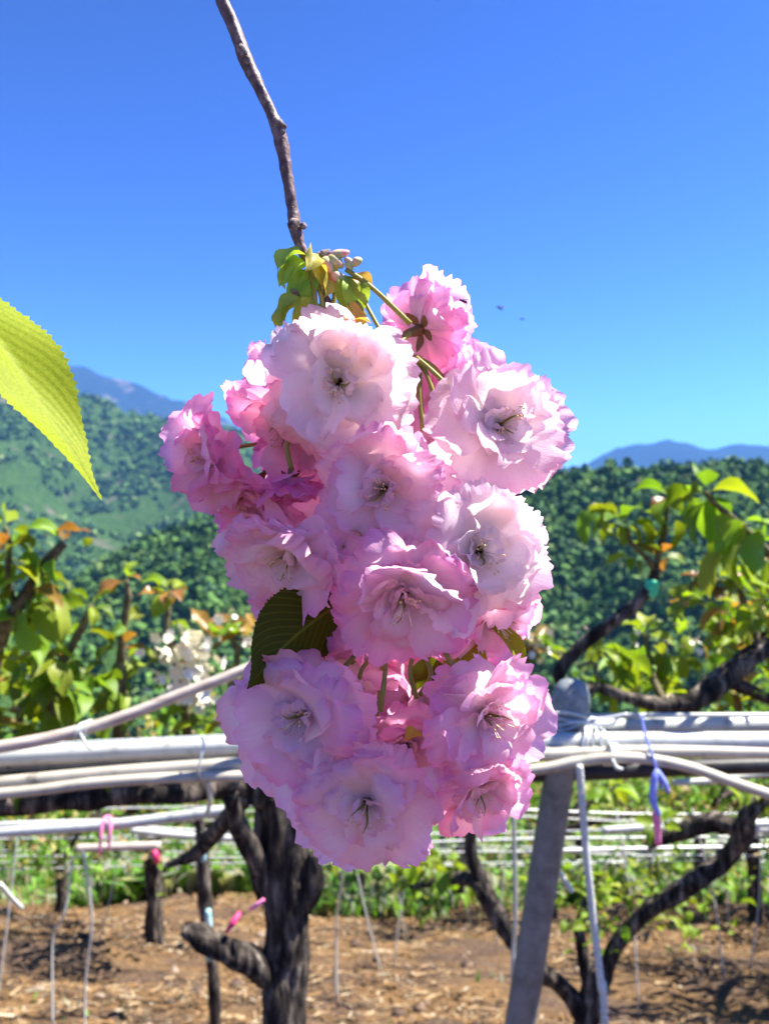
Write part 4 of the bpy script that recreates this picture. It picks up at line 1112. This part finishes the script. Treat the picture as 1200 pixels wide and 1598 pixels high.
def calyx_mesh():
    prof = [(.035, -.36), (.055, -.33), (.085, -.24), (.10, -.12), (.105, -.03), (.06, 0.0)]
    n = 12; V = [(r * math.cos(2 * math.pi * k / n), r * math.sin(2 * math.pi * k / n), z) for r, z in prof for k in range(n)]
    parts = [(np.array(V), [tuple(f) for f in grid_faces(n, len(prof), True)], np.zeros((len(V), 2)))]
    for k in range(5):
        v = np.linspace(0, 1, 6); u = np.linspace(-1, 1, 5); U, Vv = np.meshgrid(u, v)
        w = .085 * np.sin(np.pi * (Vv * .86 + .14)) ** .8
        z = -.03 - .08 * Vv + .12 * (U * w) ** 2 * 20 - .06 * Vv ** 2
        A = np.stack([U * w, .09 + Vv * .30, z], -1).reshape(-1, 3)
        parts.append(xf((A, [tuple(f) for f in grid_faces(5, 6)], np.zeros((30, 2))), Matrix.Rotation(k * 2 * math.pi / 5, 4, 'Z')))
    J = jl(parts); return mesh_data('calyx', J[0], J[1], M['calyx'])
CALYX = calyx_mesh()

# hanging twig -------------------------------------------------------
DT = 0.300
TW = [(300, -150, .30), (326, -60, .30), (345, -5, DT), (372, 60, DT), (384, 92, DT), (404, 135, DT), (425, 180, DT), (436, 207, DT), (446, 262, DT), (456, 322, DT), (463, 360, DT),
      (471, 388, DT), (490, 425, DT), (506, 462, .301), (521, 490, .303), (545, 530, .312), (585, 600, .325), (615, 700, .330), (610, 820, .330), (600, 920, .33), (605, 1010, .33), (620, 1060, .33)]
TWP = [P(*t) for t in TW]
TWR = [.0026, .0025, .0024, .0023, .0028, .0022, .0021, .0028, .00215, .00205, .0026, .0021, .0017, .0017, .0021, .0016, .0016, .0016, .0015, .0014, .0013, .0010]
up_path = [Vector((-.26, .20, 2.10)), Vector((-.17, .27, 2.04)), Vector((-.115, .298, 1.93))]
lumps = []
mk('twig', tube(up_path + TWP, [.006, .0045, .0034] + TWR, 16, 10, .16, 4), M['twig'], cherry)
# bud scars and knobs on the twig
def knob(px, py, sx, sz, tilt, d=DT - .002, seed=1):
    e = ellipsoid((0, 0, 0), sx, sx * .8, sz, 12, 9)
    rng = np.random.default_rng(seed)
    V = e[0] * (1 + .22 * fbm(e[0][:, 0] * 900 + seed * 7, e[0][:, 2] * 900, seed, 3)[:, None] * 2)
    mk('bud_scar', xf((V, e[1], e[2]), Matrix.Translation(P(px, py, d)) @ Matrix.Rotation(tilt, 4, 'Y')), M['scar'], cherry)
knob(378, 80, .0018, .0030, -.5, seed=2); knob(386, 94, .0013, .0022, -.2, seed=3); knob(436, 192, .0016, .0034, -.9, seed=4); knob(441, 204, .0014, .0016, 0, seed=5)
knob(459, 350, .0022, .0024, .2, seed=6); knob(473, 352, .0012, .0012, 0, seed=7); knob(523, 490, .0019, .0020, 0, .301, seed=8); knob(519, 478, .0013, .0016, .3, .300, seed=9)
knob(527, 505, .0017, .0013, 0, .298, seed=11); knob(500, 400, .0022, .0018, .6, .300, seed=12); knob(505, 396, .0018, .0013, .4, .299, seed=14); knob(462, 455, .0013, .0028, 1.2, .300, seed=13)
lent = []
for k in range(12):
    i = random.randint(2, 12); f = random.random()
    q = TWP[i].lerp(TWP[i + 1], f); a = random.uniform(-1.5, 1.5)
    r = TWR[i] * .98
    lent.append(ellipsoid(q + Vector((math.sin(a) * r, -math.cos(a) * r, 0)), .0004, .0003, .0004, 6, 4))
o = mk('lenticels', jl(lent), M['scar'], cherry); o['kind'] = 'stuff'

# limb and trunk of the cherry, above and behind the camera's left
mk('limb', tube([CH + Vector((0, 0, 1.3)), CH + Vector((.1, .12, 1.85)), Vector((-.95, -.45, 2.13)), Vector((-.6, -.12, 2.18)), Vector((-.26, .20, 2.10))], [.045, .035, .024, .014, .006], 12, 8, .15, 2), M['cherry_bark'], cherry)
mk('trunk', tube([CH - Vector((0, 0, .15)), CH + Vector((.02, 0, .5)), CH + Vector((0, 0, 1.35)), CH + Vector((-.1, -.05, 2.2)), CH + Vector((-.3, -.2, 3.0))], [.10, .075, .06, .04, .015], 14, 8, .15, 3), M['cherry_bark'], cherry)
mk('twig', tube([Vector((-.6, -.12, 2.18)), Vector((-.36, .12, 2.1)), Vector((-.22, .235, 1.92)), P(-330, 200, .25), P(-150, 380, .25), P(-60, 420, .25)], [.006, .004, .003, .0022, .0016, .0012], 8, 8, .12, 6), M['twig'], cherry)

# blossoms: px, py, depth, radius px, facing (x right, y away, z up), openness offset deg, pinkness, node index on twig, label
NODES = [P(500, 418, .301), P(527, 503, .303), P(648, 556, .310), P(560, 700, .33), P(590, 800, .33), P(605, 1000, .325), P(700, 985, .33)]
FL = [
    (528, 598, .296, 118, (-.06, -1, -.22), 2, 0.20, 1),
    (662, 512, .318, 86, (.62, .62, .35), 16, 0.45, 0),
    (782, 662, .303, 112, (.28, -1, .10), 4, 0.26, 2),
    (598, 765, .296, 112, (-.10, -1, -.22), 6, 0.36, 2),
    (752, 862, .292, 116, (.22, -1, -.12), 3, 0.18, 3),
    (632, 935, .290, 116, (.02, -.92, -.52), 6, 0.43, 4),
    (322, 706, .322, 80, (-.72, -.70, -.20), 22, 0.51, 3),
    (448, 655, .322, 108, (-.30, -.55, -.80), 4, 0.46, 1),
    (408, 582, .336, 52, (-.80, -.10, .30), 20, 0.44, 1),
    (455, 752, .312, 62, (.05, -.15, -1), 26, 0.79, 3),
    (450, 868, .302, 106, (-.42, -.75, -.62), 8, 0.34, 4),
    (388, 768, .330, 92, (-.55, -.35, -.75), 8, 0.51, 3),
    (470, 1118, .296, 114, (-.22, -1, .02), 6, 0.36, 5),
    (572, 1258, .292, 114, (-.06, -.95, -.22), 5, 0.36, 5),
    (762, 1118, .296, 108, (.42, -.90, .02), 6, 0.40, 6),
    (748, 1238, .302, 84, (.30, -.80, -.55), 12, 0.43, 6),
    (560, 1040, .334, 112, (-.20, -.55, -.80), 4, 0.48, 4),
    (772, 965, .318, 92, (.55, -.60, -.50), 6, 0.46, 4),
    (632, 1165, .322, 108, (.05, -.75, -.45), 5, 0.45, 5),
    (690, 615, .338, 100, (.20, -.70, -.20), 4, 0.43, 2),
    (660, 720, .332, 100, (.10, -.80, -.20), 2, 0.48, 2),
    (450, 960, .336, 80, (-.50, -.40, -.70), 4, 0.45, 4),
    (505, 712, .340, 100, (-.10, -.80, -.30), 4, 0.51, 3),
    (690, 1085, .336, 104, (.15, -.85, -.30), 4, 0.46, 6),
    (640, 850, .342, 100, (0, -.90, -.30), 4, 0.50, 4),
    (415, 830, .340, 88, (-.45, -.60, -.60), 4, 0.48, 4),
]
pidx = 0
for fi, (px, py, d, rp, face, opn, pink, node) in enumerate(FL):
    rng = np.random.default_rng(100 + fi)
    face = Vector(face).normalized()
    Rm = rp / FP * d * 1.0
    c = P(px, py, d) - face * Rm * .10
    Q = face.to_track_quat('Z', 'Y').to_matrix().to_4x4()
    Mr = Q @ Matrix.Rotation(rng.uniform(0, 6.28), 4, 'Z')
    Mw = Matrix.Translation(c) @ Mr @ Matrix.Diagonal((Rm, Rm, Rm, 1))
    b = link('blossom', CORES[fi % len(CORES)], cherry, Mw, (pink * .9 + .04, 0, 0))
    for ring, (n, e, s, r0) in enumerate(((6, -3 + opn, 1.06, .06), (5, 13 + opn, .96, .05))):
        a0 = rng.uniform(0, 6.28)
        for k in range(n):
            az = a0 + k * 2 * math.pi / n + rng.uniform(-.16, .16)
            dn = -(Mr @ Vector((-math.sin(az), math.cos(az), 0))).z          # 1 = points straight down
            mx = ring_matrix(az, R(e - 9 * dn + rng.uniform(-12, 12)), s * (1 + .10 * dn) * rng.uniform(.88, 1.12), r0, rng.uniform(-.28, .28))
            p = link('petal', PETALS[pidx % len(PETALS)], b, mx, (pink * rng.uniform(.85, 1.25) + .09, 0, 0)); pidx += 7
    link('stamens', STAM, b); link('anthers', ANTH, b)
    link('pistil', PIST, b, Matrix.Rotation(rng.uniform(0, 6), 4, 'Z'))
    link('calyx', CALYX, b, Matrix.Translation((0, 0, .02)))
    # stalk from the twig to the calyx
    base = c - face * Rm * .34
    nd = NODES[node]
    L = (nd - base).length
    pts = [nd, nd.lerp(base, .35) + Vector((0, .004, .10 * L)), base - face * min(.012, .3 * L), base + face * .002]
    t = tube(pts, [.0009, .0008, .00085, .0011], 8, 8, .05, fi)
    mk('pedicel', xf(t, Mw.inverted()), M['pedicel'], b)

# extra stalks that show between the blossoms
for pts in ([(655, 560, .306), (648, 600, .300), (627, 666, .298)], [(655, 560, .306), (655, 610, .302), (660, 672, .300)], [(655, 560, .306), (672, 600, .302), (682, 640, .302)], [(650, 558, .304), (676, 580, .300), (702, 606, .300)],
            [(552, 820, .31), (545, 840, .302), (530, 860, .300)], [(560, 1012, .316), (548, 1030, .306), (520, 1058, .304)], [(603, 1020, .316), (600, 1060, .302), (594, 1110, .302)], [(645, 1020, .31), (640, 1050, .306), (650, 1090, .306)],
            [(690, 1010, .302), (712, 1045, .298), (748, 1085, .297)], [(700, 1030, .304), (718, 1058, .300), (738, 1086, .299)], [(665, 1025, .31), (672, 1055, .308), (655, 1085, .31)], [(585, 1020, .318), (565, 1045, .312), (560, 1070, .312)],
            [(478, 420, .299), (490, 450, .298), (492, 500, .300)], [(484, 418, .298), (500, 455, .298), (505, 500, .300)], [(540, 420, .298), (580, 448, .298), (640, 505, .304)], [(521, 435, .3), (522, 460, .300), (520, 476, .3)], [(556, 470, .299), (562, 478, .299), (568, 492, .3)]):
    mk('pedicel', tube([P(*p) for p in pts], [.0010, .0009, .0011], 8, 7, .05, 3), M['pedicel'], cherry)

# bracts, young leaves and buds at the nodes
BRACT = [leaf_mesh('bract', M['bract'], .34, .55, .9 + .3 * i, .12, seed=50 + i, nu=9, nv=12, petiole=.02) for i in range(4)]
for (x, y, dx, dz, dy, s, c) in ((478, 398, -.7, .1, -.5, .0105, (.8, 1, .7)), (474, 405, -.6, -.6, -.5, .0105, (.7, 1, .6)), (486, 394, .3, -.3, -.8, .0095, (1.2, .95, .9)), (470, 402, -.9, -.4, -.2, .0105, (.75, 1, .6)),
                                 (492, 402, .6, -.7, -.5, .012, (1.2, .9, .8)), (476, 420, -.4, -.9, -.3, .0095, (.55, .9, .5)), (486, 424, -.1, -1, -.4, .009, (.6, .95, .5)), (498, 418, .6, -.5, -.4, .010, (1.3, 1, .8)),
                                 (468, 462, -.6, -.6, -.3, .0115, (.8, .85, .5)), (462, 470, -.9, -.6, -.2, .0100, (.75, .8, .5)), (484, 460, -.15, -1, -.2, .0125, (.9, .9, .4)), (492, 470, .1, -1, -.1, .010, (1.1, .8, .6)),
                                 (538, 428, .2, -1, -.3, .0115, (.65, .75, .4)), (544, 430, .35, -.9, -.3, .0125, (.6, .8, .4)), (548, 432, .8, -.3, -.3, .008, (1.2, .7, .8)), (528, 496, .8, .2, -.5, .0100, (1.5, .75, .6)), (532, 498, .2, -.7, -.6, .009, (1.5, .65, .6)), (536, 500, .9, -.1, -.3, .010, (1.3, .85, .6)),
                                 (605, 640, -.9, .2, -.3, .006, (1.1, .55, .3)), (600, 655, -.8, 0, -.3, .006, (.8, .4, .25)), (580, 830, .6, .3, -.4, .008, (1.2, .7, .5)), (570, 835, -.5, .4, -.4, .007, (1, .6, .4)), (632, 1155, .2, .5, -.4, .007, (1.3, .8, .4))):
    link('bract', random.choice(BRACT), cherry, orient(P(x, y, .299), (dx, dy, dz), (rnd(.3), -.6, .8), s * 1.35, rnd(.5)), tuple(1.45 * v for v in c))
def bud(x, y, sx, sz, tilt, col):
    sx *= 1.4; sz *= 1.4
    e = ellipsoid((0, 0, 0), sx, sx, sz, 12, 9)
    V = e[0].copy(); t = V[:, 2] / sz; V[:, :2] *= (1 - .25 * t)[:, None]
    mk('bud', xf((V, e[1], e[2]), Matrix.Translation(P(x, y, .298)) @ Matrix.Rotation(tilt, 4, 'Y')), M['bud'], cherry)
for a in ((530, 396, .0013, .0028, 1.35, 0), (524, 408, .0016, .0026, 2.2, 0), (512, 414, .0018, .0026, 2.6, 0), (527, 432, .0016, .0021, 2.0, 0), (547, 409, .0009, .0020, 2.2, 0), (558, 407, .0012, .0014, 1.2, 0), (545, 415, .001, .0016, 2.6, 0)):
    bud(*a)
mk('bud_scale', tube([P(499, 405, .3), P(506, 396, .299), P(516, 392, .299)], [.0016, .0018, .0008], 8, 4, .3, 5), M['scar'], cherry)
mk('bud_scale', tube([P(472, 462, .3), P(462, 456, .299), P(450, 449, .299)], [.0012, .0010, .0002], 8, 4, .2, 6), M['scar'], cherry)

# leaves of the cherry
def big_leaf(name, width, fold, curl, seed, nv=73, serr=.012, wave=.03, twist=0.0):
    return leaf_mesh(name, M['cherry_leaf'], width, fold, curl, wave, serr, nu=15, nv=nv, petiole=.06, seed=seed, twist=twist)
LV = big_leaf('leaf', .155, .30, .22, 3, twist=-.02)
b0, t0 = P(-120, 400, .262), P(188, 742, .25)
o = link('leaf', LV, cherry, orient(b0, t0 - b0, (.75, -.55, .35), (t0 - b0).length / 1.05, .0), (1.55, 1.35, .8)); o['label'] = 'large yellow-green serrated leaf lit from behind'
b0, t0 = P(-70, 480, .27), P(22, 640, .27)
link('leaf', big_leaf('leaf', .28, .4, .5, 8), cherry, orient(b0, t0 - b0, (-.4, -.6, .3), (t0 - b0).length / 1.05, .3), (.8, .9, .7))
b0, t0 = P(552, 925, .312), P(372, 1062, .296)
o = link('leaf', big_leaf('leaf', .36, .22, .3, 4, serr=.012), cherry, orient(b0, t0 - b0, (.1, .85, .5), (t0 - b0).length / 1.05, .1), (.26, .22, .16)); o['label'] = 'leaf under the left blossoms, shade of its underside tinted dark olive'  # object tint darkened to carry the shade on the leaf's underside
b0, t0 = P(705, 985, .318), P(735, 1085, .316)
link('leaf', big_leaf('leaf', .40, .3, .3, 5), cherry, orient(b0, t0 - b0, (.5, -.7, .2), .028, .2), (1.3, 1.1, .6))
b0, t0 = P(760, 970, .318), P(825, 1025, .312)
link('leaf', big_leaf('leaf', .20, .5, .6, 6), cherry, orient(b0, t0 - b0, (.3, -.5, .8), .024, .2), (1.2, 1.0, .7))
b0, t0 = P(672, 1020, .32), P(668, 1095, .318)
link('leaf', big_leaf('leaf', .42, .3, .3, 7), cherry, orient(b0, t0 - b0, (0, -.9, .2), .022, .2), (.5, .5, .35))

# ------------------------------------------------------------------ insects
def fly(loc, s, label, rz):
    root = thing('fly', label, 'fly', loc)
    def pt(name, VF, mat): mk(name, xf(VF, Matrix.Translation(loc) @ Matrix.Rotation(rz, 4, 'Y') @ Matrix.Diagonal((s, s, s, 1))), M[mat], root)
    pt('body', jl([ellipsoid((0, 0, 0), .30, .24, .22, 10, 7), ellipsoid((.42, 0, -.06), .34, .22, .20, 10, 7), ellipsoid((-.36, 0, .02), .17, .19, .17, 10, 7)]), 'insect')
    for sgn in (-1, 1):
        V = np.array([(0.0, .1 * sgn, .18), (.35, .45 * sgn, .30), (.85, .42 * sgn, .30), (.95, .2 * sgn, .26), (.5, .08 * sgn, .22)])
        pt('wing', (np.vstack([V, V + (0, 0, .015)]), [(0, 1, 2, 3, 4), (9, 8, 7, 6, 5)] + [(i, (i + 1) % 5, (i + 1) % 5 + 5, i + 5) for i in range(5)]), 'wing')
        for k in range(3):
            x = -.15 + .15 * k
            pt('leg', tube([(x, .15 * sgn, -.1), (x - .1 + .1 * k, .4 * sgn, -.02), (x - .2 + .2 * k, .55 * sgn, -.34)], .025, 5, 3), 'insect')
fly(P(722, 469, .309), .0026, 'small dark fly perched on the edge of the topmost pink blossom', .3)
fly(P(779, 479, 1.1), .0075, 'blurred dark fly hovering in the blue sky beside the topmost blossom', .5)
fly(P(814, 497, 1.25), .0055, 'smaller faint fly hovering below the other fly in the sky', .2)
